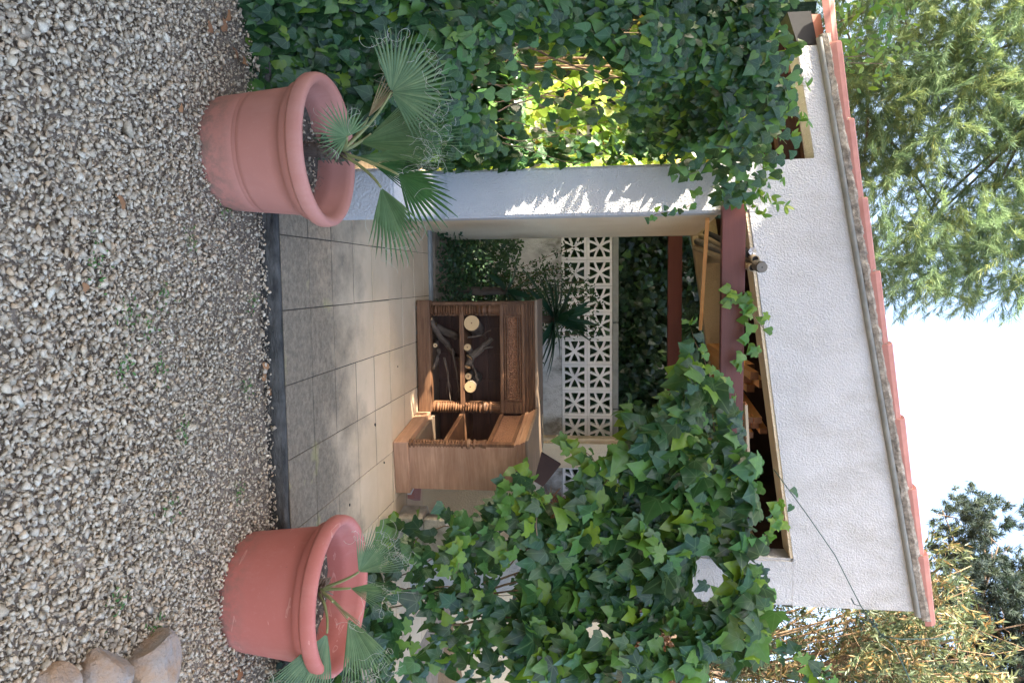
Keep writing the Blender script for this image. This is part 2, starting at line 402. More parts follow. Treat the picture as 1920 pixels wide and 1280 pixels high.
HEART = leaf_tmpl([(.10, -.10), (.28, -.13), (.43, -.02), (.47, .16), (.42, .34), (.3, .54), (.15, .78)], .22, .12)
def blade(n=3, wd=.5, curl=.2):
    V = []; F = []
    for i in range(n+1):
        t = i/n; w_ = wd*math.sin(math.pi*min(1, .12+t*.88))**.7 if i < n else 0
        z = -curl*t*t
        V += [(-w_/2, t, z), (w_/2, t, z)]
    for i in range(n):
        a = 2*i; F += [(a, a+1, a+3), (a, a+3, a+2)]
    return np.array(V), np.array(F)
BLADE = blade(2, .14, .1)
NEEDLE = (np.array([(0, 0, 0), (.5, .45, 0), (0, 1, 0), (-.5, .4, 0)], float)*np.array([.13, 1, 1]), np.array([(0, 1, 2), (0, 2, 3)]))
OVAL = blade(3, .42, .15)

# ================================================================== SETTING
def grid_mesh(name, x0, x1, y0, y1, nx, ny, f, mat, kind='structure'):
    X, Y = np.meshgrid(np.linspace(x0, x1, nx), np.linspace(y0, y1, ny))
    Z = np.vectorize(f)(X, Y); V = np.stack([X, Y, Z], -1).reshape(-1, 3)
    i = np.arange((nx-1)*(ny-1)); r, c = i//(nx-1), i % (nx-1); a = r*nx+c
    F = np.concatenate([np.stack([a, a+1, a+nx+1], 1), np.stack([a, a+nx+1, a+nx], 1)])
    o = bpy.data.objects.new(name, np_mesh(name, V, F, mat, smooth=True)); link(o); o['kind'] = kind; return o
def hz(x, y):
    n = mnoise.noise(Vector((x*3, y*3, 0)))*.012
    if y > 3.24 and -2.0 < x < 2.6: return -.02 if y < 8.9 else -.02
    return n-.002
# near ground, finely shaped; far ground to the horizon just below it
grid_mesh('ground', -6, 6, -3, 9.5, 90, 90, hz, MT['soil'])
g = obj('far_ground', box(-600, 600, -600, 600, -.2, -.06), MT['hill']); g['kind'] = 'structure'
def hill(x, y):
    t = max(0, min(1, (y-9.2)/9)); s = t*t*(3-2*t)
    s2 = max(0, min(1, (x-2.6)/3))*max(0, min(1, (y-6.0)/3))*.9
    return -.1+3.0*s+s2*1.5*(1-.6*s)+.15*mnoise.noise(Vector((x*.6, y*.6, 2)))
grid_mesh('hillside', -14, 18, 6, 34, 90, 70, hill, MT['hill'])

# gravel
def hull(seed):
    r = random.Random(seed); bm = bmesh.new()
    sx, sy, sz = r.uniform(.8, 1.2), r.uniform(.65, 1.0), r.uniform(.5, .85)
    for _ in range(9):
        v = Vector((r.gauss(0, 1), r.gauss(0, 1), r.gauss(0, 1))).normalized()*r.uniform(.85, 1.1)
        bm.verts.new((v.x*sx, v.y*sy, v.z*sz))
    h = bmesh.ops.convex_hull(bm, input=bm.verts)
    bmesh.ops.delete(bm, geom=[g for g in h['geom_interior'] if isinstance(g, bmesh.types.BMVert)], context='VERTS')
    bmesh.ops.triangulate(bm, faces=bm.faces); bm.verts.index_update()
    V = np.array([v.co[:] for v in bm.verts]); F = np.array([[v.index for v in f.verts] for f in bm.faces]); bm.free(); return V, F
hulls = [hull(i) for i in range(14)]
def rand_rot(n):
    q = rng.normal(size=(n, 4)); q /= np.linalg.norm(q, axis=1)[:, None]; a, b, c, d = q.T
    return np.stack([np.stack([1-2*(c*c+d*d), 2*(b*c-a*d), 2*(b*d+a*c)], 1), np.stack([2*(b*c+a*d), 1-2*(b*b+d*d), 2*(c*d-a*b)], 1), np.stack([2*(b*d-a*c), 2*(c*d+a*b), 1-2*(b*b+c*c)], 1)], 1)
def gravel():
    P, S, T = [], [], []
    st = .0195
    for layer in range(3):
        xs = np.arange(-1.75, 2.9, st); ys = np.arange(1.35, 3.27, st)
        X, Y = np.meshgrid(xs, ys); X = X.ravel()+rng.uniform(-.5, .5, X.size)*st; Y = Y.ravel()+rng.uniform(-.5, .5, Y.size)*st
        # coverage thins out towards the slab, where bare soil shows
        nz = np.array([mnoise.noise(Vector((x*2.3, y*2.3, 5)))*.5+mnoise.noise(Vector((x*8, y*8, 1)))*.35 for x, y in zip(X, Y)])
        cov = 1.35-np.clip((Y-2.05)/1.2, 0, 1)*.55+nz*.35
        cov -= np.clip((Y-2.75)/.45, 0, 1)*.38
        cov -= np.where((X > .75) & (Y < 2.35), .15, 0)
        keep = rng.random(X.size) < cov*(1.0, .8, .4)[layer]
        X, Y = X[keep], Y[keep]; s = rng.gamma(12, .00106, X.size)*(1.0-.25*np.clip((Y-2.1)/1.1, 0, 1))
        s *= np.where(rng.random(X.size) < .06, 1.45, 1)
        s *= (1.0, .8, 1.0)[layer]
        z = .002+np.clip((Y-3.0)/.25, 0, 1)*.014*(1+nz[keep])+layer*.008+rng.uniform(-.003, .005, X.size)
        P.append(np.stack([X, Y, z], 1)); S.append(s)
    nf = 24000; X = rng.uniform(-1.75, 2.9, nf); Y = 1.35+1.885*rng.random(nf)**1.25; P.append(np.stack([X, Y, rng.uniform(0, .008, nf)], 1)); S.append(rng.uniform(.003, .0065, nf))
    P = np.concatenate(P); S = np.concatenate(S); N = len(P)
    k = rng.integers(0, len(hulls), N)
    Vs, Fs, Ts = [], [], []; off = 0
    for i, (HV, HF) in enumerate(hulls):
        idx = np.where(k == i)[0]; m = rand_rot(len(idx))
        m = m*S[idx][:, None, None]
        V = np.einsum('nij,vj->nvi', m, HV); V[:, :, 2] *= .8; V += P[idx][:, None, :]
        Vs.append(V.reshape(-1, 3)); Fs.append((HF[None]+(np.arange(len(idx))*len(HV))[:, None, None]).reshape(-1, 3)+off)
        off += len(idx)*len(HV); Ts.append(np.repeat(rng.random(len(idx)), len(HV)))
    me = np_mesh('gravel', np.concatenate(Vs), np.concatenate(Fs), MT['gravel'], np.concatenate(Ts))
    o = bpy.data.objects.new('gravel', me); link(o)
    tag(o, 'pale crushed stone gravel strewn over dark soil in front of the paved slab', 'gravel', kind='stuff')
gravel()

def litter():
    # twigs, needles and dead bits among the gravel
    N = 9000
    X = rng.uniform(-1.7, 2.0, N); Y = 1.5+1.735*rng.random(N)**.33
    a = rng.uniform(0, math.pi*2, N); L = rng.uniform(.012, .055, N)
    tip = np.stack([np.cos(a), np.sin(a), rng.normal(0, .08, N)], 1); nr = np.tile([0., 0, 1], (N, 1))
    m = frames(tip, nr, L, .12); m[:, :, 0] *= .35
    batch('dead_needles', BLADE, m, np.stack([X, Y, rng.uniform(.010, .024, N)], 1), MT['litter'])
    bpy.data.objects['dead_needles']['label'] = 'dry brown needles and twigs scattered among the gravel'; bpy.data.objects['dead_needles']['category'] = 'plant litter'
    spots = [(-.16, 2.62), (.05, 2.45), (.1, 2.25), (.16, 2.35), (.3, 2.4), (-.05, 2.1), (.55, 2.5), (-.3, 2.9), (.28, 2.2), (.9, 2.9), (-.9, 2.0), (1.02, 2.1), (.45, 3.0), (.1, 3.1), (.8, 2.4), (1.2, 2.3), (-.75, 3.2)]
    P = []
    for x, y in spots:
        for _ in range(34): P.append((x+rnd.gauss(0, .03), y+rnd.gauss(0, .03), rnd.uniform(.014, .03)))
    P = np.array(P); N = len(P); a = rng.uniform(0, 6.28, N)
    m = frames(np.stack([np.cos(a), np.sin(a), np.full(N, .3)], 1), np.tile([0., 0, 1], (N, 1)), rng.uniform(.008, .018, N), .2)
    o = batch('weeds', OVAL, m, P, MT['grass']); tag(o, 'tiny green weeds sprouting through the gravel', 'weeds')
litter()
DRY_ME = None
def dry_leaves():
    global DRY_ME
    V, F = LOBED2; DRY_ME = np_mesh('dead_leaf', V, F, MT['dryleaf'], np.zeros(len(V)), V, True)
    g = 'fallen dry leaves on the gravel'
    sp = [(-1.02, 2.95, .05), (-1.1, 3.0, .05), (-.95, 3.05, .045), (-1.0, 2.82, .05), (.45, 3.18, .06), (.5, 3.22, .05), (.38, 3.2, .05), (-.25, 2.25, .05), (1.75, 2.75, .06), (1.68, 2.85, .05), (1.8, 2.9, .05), (-.62, 2.6, .035), (1.62, 2.62, .05), (.02, 2.05, .03), (-.95, 3.12, .05)]
    for x, y, s in sp:
        o = inst('dry_leaf', DRY_ME, None, (x, y, .024), (rnd.uniform(-.3, .3), rnd.uniform(-.3, .3), rnd.uniform(0, 6.28)), (s, s, s))
        tag(o, *((('brown dead leaf on the gravel at the foot of the small leaved ivy', 'leaf', 'dry leaves under the small leaved ivy') if x < -.8 else ('brown dead leaf on the gravel against the slab edge between the planters', 'leaf', 'dry leaves against the slab edge') if y > 3.1 else ('brown dead leaf on the gravel below the scratched red planter', 'leaf', 'dry leaves by the red planter') if x > 1.5 else ('single brown dead leaf lying in the open gravel', 'leaf', 'dry leaves in the open gravel'))))
dry_leaves()

# boulders at the lower corner (right of the upright photo)
def rock(seed, sx, sy, sz):
    bm = bmesh.new(); bmesh.ops.create_icosphere(bm, subdivisions=3 if sx < .07 else 4, radius=1)
    r = random.Random(seed); ps = [Vector((r.gauss(0, 1), r.gauss(0, 1), r.gauss(0, 1))).normalized() for _ in range(9)]; ds = [r.uniform(.55, .8) for _ in ps]
    for v in bm.verts:
        for p, d in zip(ps, ds):
            e = v.co.dot(p)-d
            if e > 0: v.co -= p*e
        v.co *= 1+.03*mnoise.noise(v.co*2.5+Vector((seed, 0, 0)))
        v.co.x *= sx; v.co.y *= sy; v.co.z *= sz
    return bm
for i, (x, y, z, s, lb) in enumerate([
        (1.29, 2.23, .04, (.125, .12, .09), 'large grey and ochre garden stone nearest the red planter'),
        (1.205, 2.0, .035, (.10, .105, .08), 'rounded brown stone beside the largest stone at the gravel edge'),
        (1.15, 1.80, .035, (.09, .08, .065), 'orange stained stone at the corner of the gravel'),
        (1.42, 2.02, .02, (.08, .09, .06), 'low tan stone half hidden behind the brown stone'),
        (1.50, 2.22, .02, (.08, .08, .06), 'small ochre stone half hidden behind the largest stone')]):
    o = obj('garden_stone', rock(i+3, *s), MT['boulder'], None, False, (x, y, z), (0, 0, i*1.3))
    tag(o, lb, 'stone')

# paved slab
SZ = .08
slab = thing('paved_slab', (0, 3.25, 0), None, None); slab['kind'] = 'structure'; del_l = slab
def slab_build():
    rnd = random.Random(21)
    bm = bmesh.new(); bx(bm, -1.25, 2.9, 3.262, 9.0, -.05, SZ-.0035)
    o = obj('slab_core', bm, MT['joint'], slab); o.location = (0, -3.25, 0)
    # front edge, uneven cast concrete
    bm = bmesh.new(); n = 60
    prof = [(3.235, -.03), (3.228, .03), (3.232, .066), (3.248, .077), (3.262, .077), (3.262, -.03)]
    rings = []
    for i in range(n+1):
        x = -1.25+4.15*i/n
        rings.append([bm.verts.new((x, y+.012*mnoise.noise(Vector((x*5, z*20, 0)))+.008*mnoise.noise(Vector((x*22, z*50, 0)))-(.012 if z < .02 else 0)*abs(mnoise.noise(Vector((x*3, 9, 0)))), z+.004*mnoise.noise(Vector((x*14, y*3, 3))))) for y, z in prof])
    for a, b in zip(rings, rings[1:]):
        for k in range(len(prof)-1): bm.faces.new((a[k], b[k], b[k+1], a[k+1]))
    o = obj('slab_edge', bm, MT['slabedge'], slab, True); o.location = (0, -3.25, 0)
    xs = [-1.25, -.915, -.563, -.211, .139, .491, .845, 1.197, 1.549, 1.9, 2.25, 2.6, 2.9]
    ys = [3.264, 3.588, 3.90, 4.24, 4.585, 4.93, 5.265, 5.60, 5.90, 6.08]
    g = .003
    for i in range(len(xs)-1):
        for j in range(len(ys)-1):
            dz = rnd.uniform(-.0015, .0015); j0 = .0022+rnd.uniform(-.001, .001); j1 = .005+rnd.uniform(-.0015, .001)
            bm = bmesh.new(); w_, d_ = xs[i+1]-xs[i]-2*j0, ys[j+1]-ys[j]-2*j1
            bx(bm, -w_/2, w_/2, -d_/2, d_/2, -.02, 0, bev=.0025)
            obj('paving_tile', bm, MT['tile'], slab, False, ((xs[i]+xs[i+1])/2, (ys[j]+ys[j+1])/2-3.25, SZ+dz), (rnd.uniform(-.002, .002), rnd.uniform(-.002, .002), rnd.uniform(-.003, .003)))
slab_build()
o = obj('bed_edging', box(-.42, 1.9, 6.085, 6.16, .02, SZ+.02, bev=.012), MT['grey'])
tag(o, 'low cement edging at the far end of the paving before the plant bed', 'edging')
o = obj('planting_bed', box(-.6, 1.75, 6.19, 8.29, .0, SZ+.03), MT['soil']); o['kind'] = 'structure'
# stone chips on paving
for x, y, s in [(.93, 4.55, .012), (1.22, 4.72, .01), (1.3, 4.05, .01), (.62, 5.1, .008)]:
    o = obj('pebble', rock(int(x*100), s, s*.8, s*.5), MT['joint'], None, True, (x, y, SZ+s*.4)); tag(o, 'dark crumb lying on the pale paving tiles', 'pebble', 'dark crumbs on the paving')

# ================================================================== SHELTER
sh = thing('garden_shelter', (0, 5.3, 0), 'white stucco open shelter with dark red beams and a sloping tiled verge', 'shelter')
def part(name, bm, mat, smooth=False, parent=None):
    o = obj(name, bm, mat, parent or sh, smooth)
    if parent is None: o.location = (0, -5.3, 0)
    return o
def fz(x): return 2.53+.1425*(x+.41)        # fascia underside
def tz(x): return 3.175+.190*(x+.41)        # fascia top
bm = bmesh.new(); prism(bm, [(-.775, -.02), (-.432, -.02), (-.432, 2.6), (-.775, 2.6)], 5.302, 5.52, bev=.018); part('pillar', bm, MT['white'])
# low wing wall running forward from the pillar beside the paving
bm = bmesh.new(); P = [(-.60, 3.95), (-.326, 3.95), (-.434, 5.298), (-.76, 5.298)]
a = [bm.verts.new((x, y, -.02)) for x, y in P]; b = [bm.verts.new((x, y, .42)) for x, y in P]
bm.faces.new(a[::-1]); bm.faces.new(b)
for i in range(4): bm.faces.new((a[i], a[(i+1) % 4], b[(i+1) % 4], b[i]))
bmesh.ops.bevel(bm, geom=[e for e in bm.edges], offset=.015, segments=2, affect='EDGES'); part('wing_wall', bm, MT['white'])
# side wall behind the left pillar, slightly out of square
bm = bmesh.new(); P = [(-.66, 5.46), (-.434, 5.46), (-.362, 6.9), (-.62, 6.9)]
a = [bm.verts.new((x, y, -.02)) for x, y in P]; b = [bm.verts.new((x, y, 2.36)) for x, y in P]
bm.faces.new(a[::-1]); bm.faces.new(b)
for i in range(4): bm.faces.new((a[i], a[(i+1) % 4], b[(i+1) % 4], b[i]))
bmesh.ops.bevel(bm, geom=[e for e in bm.edges], offset=.012, segments=2, affect='EDGES'); part('side_wall', bm, MT['beige'])  # warm bounce from the floor is put into this wall's beige
bm = bmesh.new(); prism(bm, [(2.0, -.02), (2.345, -.02), (2.345, 2.96), (2.0, 2.96)], 5.302, 5.52, bev=.018); part('pillar', bm, MT['white'])
# fascia : one white slab with a step on the left, where a second opening begins
pts = [(-1.52, fz(-1.52)+.39), (-.775, 2.955), (-.775, 2.53), (-.432, 2.53), (1.998, fz(1.998)), (1.998, 2.862), (2.345, 2.862), (2.345, tz(2.345)), (-1.52, tz(-1.52))]
pts[0] = (-1.52, 2.815)
bm = bmesh.new(); prism(bm, pts, 5.300, 5.53, bev=.006); part('fascia', bm, MT['white'])
# beige rendered soffit under the fascia
bm = bmesh.new(); prism(bm, [(-.43, 2.505), (1.996, fz(1.996)-.025), (1.996, fz(1.996)-.004), (-.43, 2.526)], 5.307, 5.526); part('soffit', bm, MT['beige'])
# drip line and mortar bed under the verge tiles
bm = bmesh.new()
n = 40; rows = []
for i in range(n+1):
    x = -1.56+3.93*i/n; z = tz(x); q = mnoise.noise(Vector((x*6, 0, 0)))*.008
    rows.append([bm.verts.new((x, yy, z+zz)) for yy, zz in ((5.30, -.018), (5.274, -.014+q*.3), (5.262, .012), (5.30, .02))])
for a, b in zip(rows, rows[1:]):
    for k in range(3): bm.faces.new((a[k], a[k+1], b[k+1], b[k]))
part('drip_moulding', bm, MT['grey'], True)
bm = bmesh.new(); rows = []; n = 120
for i in range(n+1):
    x = -1.58+3.97*i/n; z = tz(x)
    q = lambda s: mnoise.noise(Vector((x*14, s, 0)))*.012
    rows.append([bm.verts.new((x, yy, z+zz)) for yy, zz in ((5.30, .002+q(1)), (5.262+q(2)*.5, .016+q(1)), (5.252+q(3), .045+q(4)), (5.262, .075+q(6)), (5.31, .085))])
for a, b in zip(rows, rows[1:]):
    for k in range(4): bm.faces.new((a[k], a[k+1], b[k+1], b[k]))
part('mortar_bed', bm, MT['mortar'])
# verge tiles, each riding over the one below
TL = .50
def verge_tile():
    bm = bmesh.new(); sec = [(-.075, -.005), (-.083, .035), (-.072, .066), (-.04, .082), (.02, .09), (.1, .088), (.1, .07), (-.03, .066), (-.055, .045), (-.06, 0)]
    rings = []
    for x, s in ((0, 1), (.012, 1.04), (TL*.5, .99), (TL, .94), (TL+.05, .92)):
        rings.append([bm.verts.new((x, y*s, z*s)) for y, z in sec])
    for a, b in zip(rings, rings[1:]):
        for k in range(len(sec)): j = (k+1) % len(sec); bm.faces.new((a[k], a[j], b[j], b[k]))
    bm.faces.new(rings[0]); bm.faces.new(rings[-1][::-1]); return bm
vt = mesh_of(verge_tile(), 'verge_tile', MT['tile_red'])
xs_t = [-1.83, -1.52, -1.02, -.50, -.01, .475, .985, 1.47, 1.935]
for i, x in enumerate(xs_t):
    o = inst('verge_tile', vt, sh, (x, 5.335-5.3+rnd.uniform(-.004, .004), tz(x)+.052), (rnd.uniform(-.02, .02), -math.atan(.158), rnd.uniform(-.006, .006)))
    L = (xs_t[i+1]-x if i+1 < len(xs_t) else .455)
    o.scale = (L/TL, 1, 1)
    if i:  # mortar lump at the lap
        q = obj('mortar_joint', rock(i+40, .035, .03, .022), MT['mortar'], sh, True, (x+.005, -.045+.03, tz(x)+.085), (0, 0, i))
# roof body
bm = bmesh.new(); prism(bm, [(-1.75, tz(-1.75)-.02), (2.34, tz(2.34)-.02), (2.34, tz(2.34)+.07), (-1.75, tz(-1.75)+.07)], 5.40, 8.75); part('roof_deck', bm, MT['tile_red'])
bm = bmesh.new(); prism(bm, [(-1.5, tz(-1.5)-.06), (2.3, tz(2.3)-.06), (2.3, tz(2.3)-.025), (-1.5, tz(-1.5)-.025)], 5.535, 8.74); part('ceiling_boards', bm, MT['darkwood'])
for y in (6.1, 6.8, 7.5):
    bm = bmesh.new(); prism(bm, [(-1.45, tz(-1.45)-.19), (2.29, tz(2.29)-.19), (2.29, tz(2.29)-.064), (-1.45, tz(-1.45)-.064)], y-.04, y+.04); part('rafter', bm, MT['redwood'])
bm = bmesh.new(); bx(bm, 2.2, 2.34, 5.54, 8.295, 2.46, 2.80); part('side_lintel', bm, MT['beige'])
bm = bmesh.new(); bx(bm, 2.22, 2.32, 5.54, 8.395, 2.803, 3.55); part('gable_board', bm, MT['darkwood'])
bm = bmesh.new(); prism(bm, [(-.62, 2.72), (2.33, 3.139), (2.33, tz(2.33)-.03), (-.62, tz(-.62)-.07)], 8.40, 8.46); part('gable_board', bm, MT['darkwood'])
# left opening : dark beam and white return
bm = bmesh.new(); prism(bm, [(-1.62, 2.66), (-.78, 2.79), (-.78, 2.93), (-1.62, 2.79)], 5.56, 5.68); part('beam', bm, MT['darkwood'])
bm = bmesh.new(); prism(bm, [(-1.75, tz(-1.75)-.16), (-1.535, tz(-1.535)-.13), (-1.535, tz(-1.535)-.005), (-1.75, tz(-1.75)-.01)], 5.33, 5.6); part('verge_board', bm, MT['black'])
# the dark red cross beams
part('beam', box(-.50, 1.99, 5.215, 5.292, 2.337, 2.492, bev=.004), MT['redwood'])
part('beam', box(-.60, 2.2, 8.08, 8.16, 2.197, 2.345, bev=.004), MT['redwood'])
# rear lintel and rear pillar
bm = bmesh.new(); prism(bm, [(-.62, 2.445), (2.3, 2.445+.1425*2.92), (2.3, 2.445+.1425*2.92+.27), (-.62, 2.715)], 8.30, 8.5, bev=.01); part('rear_lintel', bm, MT['beige'])
bm = bmesh.new(); prism(bm, [(1.765, .8), (2.095, .8), (2.095, 2.79), (1.765, 2.74)], 8.0, 8.26, bev=.045); part('pillar', bm, MT['beige'])
# masonry bench on the right, running back from the paving
bm = bmesh.new(); bx(bm, 1.49, 2.6, 5.72, 8.24, -.01, .84, bev=.02)
o = obj('masonry_bench', bm, MT['beige']); tag(o, 'waist high beige stucco masonry bench behind the bleached cabinet end', 'bench')
bm = bmesh.new(); bx(bm, 1.43, 1.75, 5.55, 5.7, .10, .16, bev=.008)
# weathered blocks by the right pillar
for k, (z0, z1, dx, lb) in enumerate([(.082, .27, 0, 'weathered grey block on the paving at the foot of the right pillar'), (.274, .44, .03, 'upper weathered block stacked beside the right pillar behind the ivy')]):
    o = obj('stone_block', box(-.14, .15, -.11, .11, 0, z1-z0, bev=.015), MT['block'], None, False, (1.80+dx, 5.08, z0), (0, 0, .15-.2*k)); tag(o, lb, 'block')
o = obj('brick', box(-.1, .1, -.05, .05, 0, .05, bev=.004), MT['tile_red'], None, False, (1.62, 5.38, SZ+.002), (0, 0, 1.2)); tag(o, 'reddish brick lying at the foot of the masonry bench', 'brick')

# breeze block wall
bw = thing('breeze_block_wall', (0, 8.36, 0), 'white garden wall with two rows of star pattern breeze blocks above stained stucco', 'wall')
def wp(name, bm, mat, sm=False):
    o = obj(name, bm, mat, bw, sm); o.location = (0, -8.36, 0); return o
wp('wall_base', box(-2.4, 4.2, 8.32, 8.5, -.05, 1.045, bev=.004), MT['wallwhite'])
for x in (-.95, .02, .99, 1.96, 2.93):
    wp('coping_slab', box(x-.48, x+.48, 8.29, 8.53, 1.612, 1.678, bev=.008), MT['grey'])
PX, PZ = .2926, .2830
def breeze():
    bm = bmesh.new(); w2, h2, fr, d = PX/2-.0015, PZ/2-.0015, .029, .04
    bx(bm, -w2, w2, -d, d, h2-fr, h2); bx(bm, -w2, w2, -d, d, -h2, -h2+fr)
    bx(bm, -w2, -w2+fr, -d+.0005, d-.0005, -h2+fr, h2-fr); bx(bm, w2-fr, w2, -d+.0005, d-.0005, -h2+fr, h2-fr)
    W, H = w2-fr, h2-fr
    def arc(p0, p1, bow, t=.0125, dd=.033):
        n = 5; p0 = Vector(p0); p1 = Vector(p1); c = (p1-p0); nn = Vector((-c.y, c.x)).normalized(); A, B = [], []
        for i in range(n+1):
            s = i/n; p = p0+c*s+nn*bow*math.sin(math.pi*s); tan = (c+nn*bow*math.pi*math.cos(math.pi*s)).normalized(); q = Vector((-tan.y, tan.x))*t
            A.append((p+q)); B.append((p-q))
        vf = [[bm.verts.new((p.x, y, p.y)) for p in L_] for y in (-dd, dd) for L_ in (A, B)]
        for i in range(n):
            a0, b0, a1, b1 = vf[0], vf[1], vf[2], vf[3]
            bm.faces.new((a0[i], a0[i+1], b0[i+1], b0[i])); bm.faces.new((a1[i], b1[i], b1[i+1], a1[i+1]))
            bm.faces.new((a0[i], a1[i], a1[i+1], a0[i+1])); bm.faces.new((b0[i], b0[i+1], b1[i+1], b1[i]))
    k = 0
    for sx in (1, -1):
        for sz in (1, -1):
            arc((0, 0), (sx*W*.50, sz*(H+.004)), -sx*sz*.007, dd=.032+k*.0006)
            arc((0, 0), (sx*(W+.004), sz*H*.50), sx*sz*.007, dd=.0345+k*.0006); k += 1
    return bm
bme = mesh_of(breeze(), 'breeze_block', MT['breeze'])
for r in range(2):
    for i in range(-4, 13):
        inst('breeze_block', bme, bw, (-.339+PX*i, rnd.uniform(-.002, .002), 1.0465+PZ*(r+.5)))

# lean brown board
o = obj('wooden_board', box(-.135, .135, -.012, .012, -.13, .13, bev=.003), MT['darkwood'], None, False, (1.715, 6.55, .965), (R(-25), R(38), 0)); tag(o, 'square dark brown board leaning on the masonry bench', 'board')

# ================================================================== CARVED CABINET
cab = thing('carved_cabinet', (.6, 5.6, SZ), 'old carved wooden corner bar cabinet with open shelves holding cut branches', 'cabinet')
def cp_(name, bm, mat, smooth=False, parent=None):
    o = obj(name, bm, mat, parent or cab, smooth)
    if parent is None: o.location = (-.6, -5.6, -SZ)
    return o
Z0 = SZ
# main wing: x .18..1.03, front y 5.65, depth .38
cp_('plinth', box(.165, 1.04, 5.615, 5.70, Z0+.012, Z0+.115, bev=.006), MT['cab'])
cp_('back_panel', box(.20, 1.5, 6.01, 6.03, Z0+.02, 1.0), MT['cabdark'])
cp_('side_panel', box(.185, .21, 5.70, 6.01, Z0+.02, 1.0, bev=.002), MT['cab'])
cp_('cabinet_floor', box(.212, 1.46, 5.702, 6.008, Z0+.06, Z0+.09), MT['cabtop'])
cp_('shelf', box(.212, 1.3, 5.665, 6.008, .418, .452, bev=.003), MT['cab'])
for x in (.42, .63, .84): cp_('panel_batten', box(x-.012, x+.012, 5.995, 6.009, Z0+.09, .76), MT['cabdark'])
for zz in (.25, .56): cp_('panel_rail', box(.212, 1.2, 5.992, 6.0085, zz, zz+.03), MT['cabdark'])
def turned(name, x, y, z0, z1, r=.04, rings=15):
    """ribbed turned half column between two bobbins"""
    prof = [(r*1.0, 0), (r*1.05, .012), (r*.7, .018), (r*1.1, .035), (r*.7, .05)]
    L = z1-z0; body0, body1 = .05, L*.66
    for k in range(rings*2+1):
        prof.append((r*(1.02 if k % 2 else .66), body0+(body1-body0)*k/(rings*2)))
    z = body1+.006
    for rr, dz in ((1.12, .014), (.75, .02), (.68, .028), (1.15, .05), (1.05, .066), (.7, .08), (1.15, .095), (.75, .11)): prof.append((r*rr, z+dz))
    prof.append((r*1.05, L))
    bm = bmesh.new(); lathe(bm, [(a, min(b, L)) for a, b in prof], 20, True, True)
    o = cp_(name, bm, MT['cab'], False); o.location = (x-.6, y-5.6, z0-SZ); return o
for x, y in ((.245, 5.69), (1.012, 5.69)):
    cp_('post', box(x-.045, x+.045, y+.012, y+.06, Z0+.116, .735), MT['cab']); turned('turned_column', x, y, Z0+.116, .735)
# frieze with frames and chevron blocks
cp_('frieze_rail', box(.20, 1.055, 5.662, 5.70, .736, .765, bev=.004), MT['cab'])
cp_('frieze_rail', box(.20, 1.055, 5.662, 5.70, .905, .930, bev=.004), MT['cab'])
cp_('frieze_panel', box(.285, .965, 5.684, 5.70, .765, .905), MT['cabcarve'])
for z_ in (.772, .790, .870, .888): cp_('frieze_moulding', box(.30, .955, 5.664, 5.684, z_, z_+.009, bev=.003), MT['cab'])
for x_ in (.295, .945): cp_('frieze_moulding', box(x_-.006, x_+.006, 5.663, 5.684, .772, .897, bev=.003), MT['cab'])
def chevrons(x0, x1, z0, z1, y):
    bm = bmesh.new(); bx(bm, x0, x1, y+.006, y+.03, z0, z1); n = 6; hgt = (z1-z0)/n; xm = (x0+x1)/2
    for k in range(n):
        zz = z0+hgt*k
        for sgn in (-1, 1):
            xe = x0+.006 if sgn < 0 else x1-.006
            A = [bm.verts.new((xm-sgn*.001*0, y, zz+hgt*.15)), bm.verts.new((xe, y, zz+hgt*.55)), bm.verts.new((xe, y, zz+hgt*.95)), bm.verts.new((xm, y, zz+hgt*.6))]
            B = [bm.verts.new((v.co.x, y+.007, v.co.z+(.004 if i > 1 else -.004))) for i, v in enumerate(A)]
            bm.faces.new(A); 
            for i in range(4): bm.faces.new((A[i], A[(i+1) % 4], B[(i+1) % 4], B[i]))
    return bm
cp_('carved_block', chevrons(.202, .284, .765, .905, 5.664), MT['cab'])
cp_('carved_block', chevrons(.966, 1.052, .765, .905, 5.664), MT['cab'])
bm = bmesh.new()
for k, (z, y) in enumerate(((.931, 5.668), (.944, 5.655), (.956, 5.668), (.968, 5.652), (.982, 5.640), (.997, 5.628))):
    bx(bm, .19, 1.06, y, 5.72, z, z+(.0115 if k < 5 else .016), bev=.0025)
cp_('cornice', bm, MT['cab'])
cp_('top_board', box(.17, 1.12, 5.61, 6.05, 1.0135, 1.034, bev=.004), MT['cabtop'])
# right wing coming towards the camera : x 1.06..1.46, y 4.93..5.66
def wing():
    # local frame of the wing is slightly turned
    w = bpy.data.objects.new('end_wing', None); link(w, cab); w.location = (1.06-.6, 5.62-5.6, -SZ); w.rotation_euler = (0, 0, R(7.5))
    return w
# (kept as direct parts of the cabinet, rotated one by one)
WO, WR = Vector((1.045, 5.66)), R(7.5)
def wpart(name, bm, mat, smooth=False, loc=(0, 0, 0)):
    o = obj(name, bm, mat, cab, smooth)
    c, s = math.cos(WR), math.sin(WR)
    o.location = (WO.x-.6+loc[0]*c-loc[1]*s, WO.y-5.6+loc[0]*s+loc[1]*c, -SZ+loc[2]); o.rotation_euler = (0, 0, WR); return o
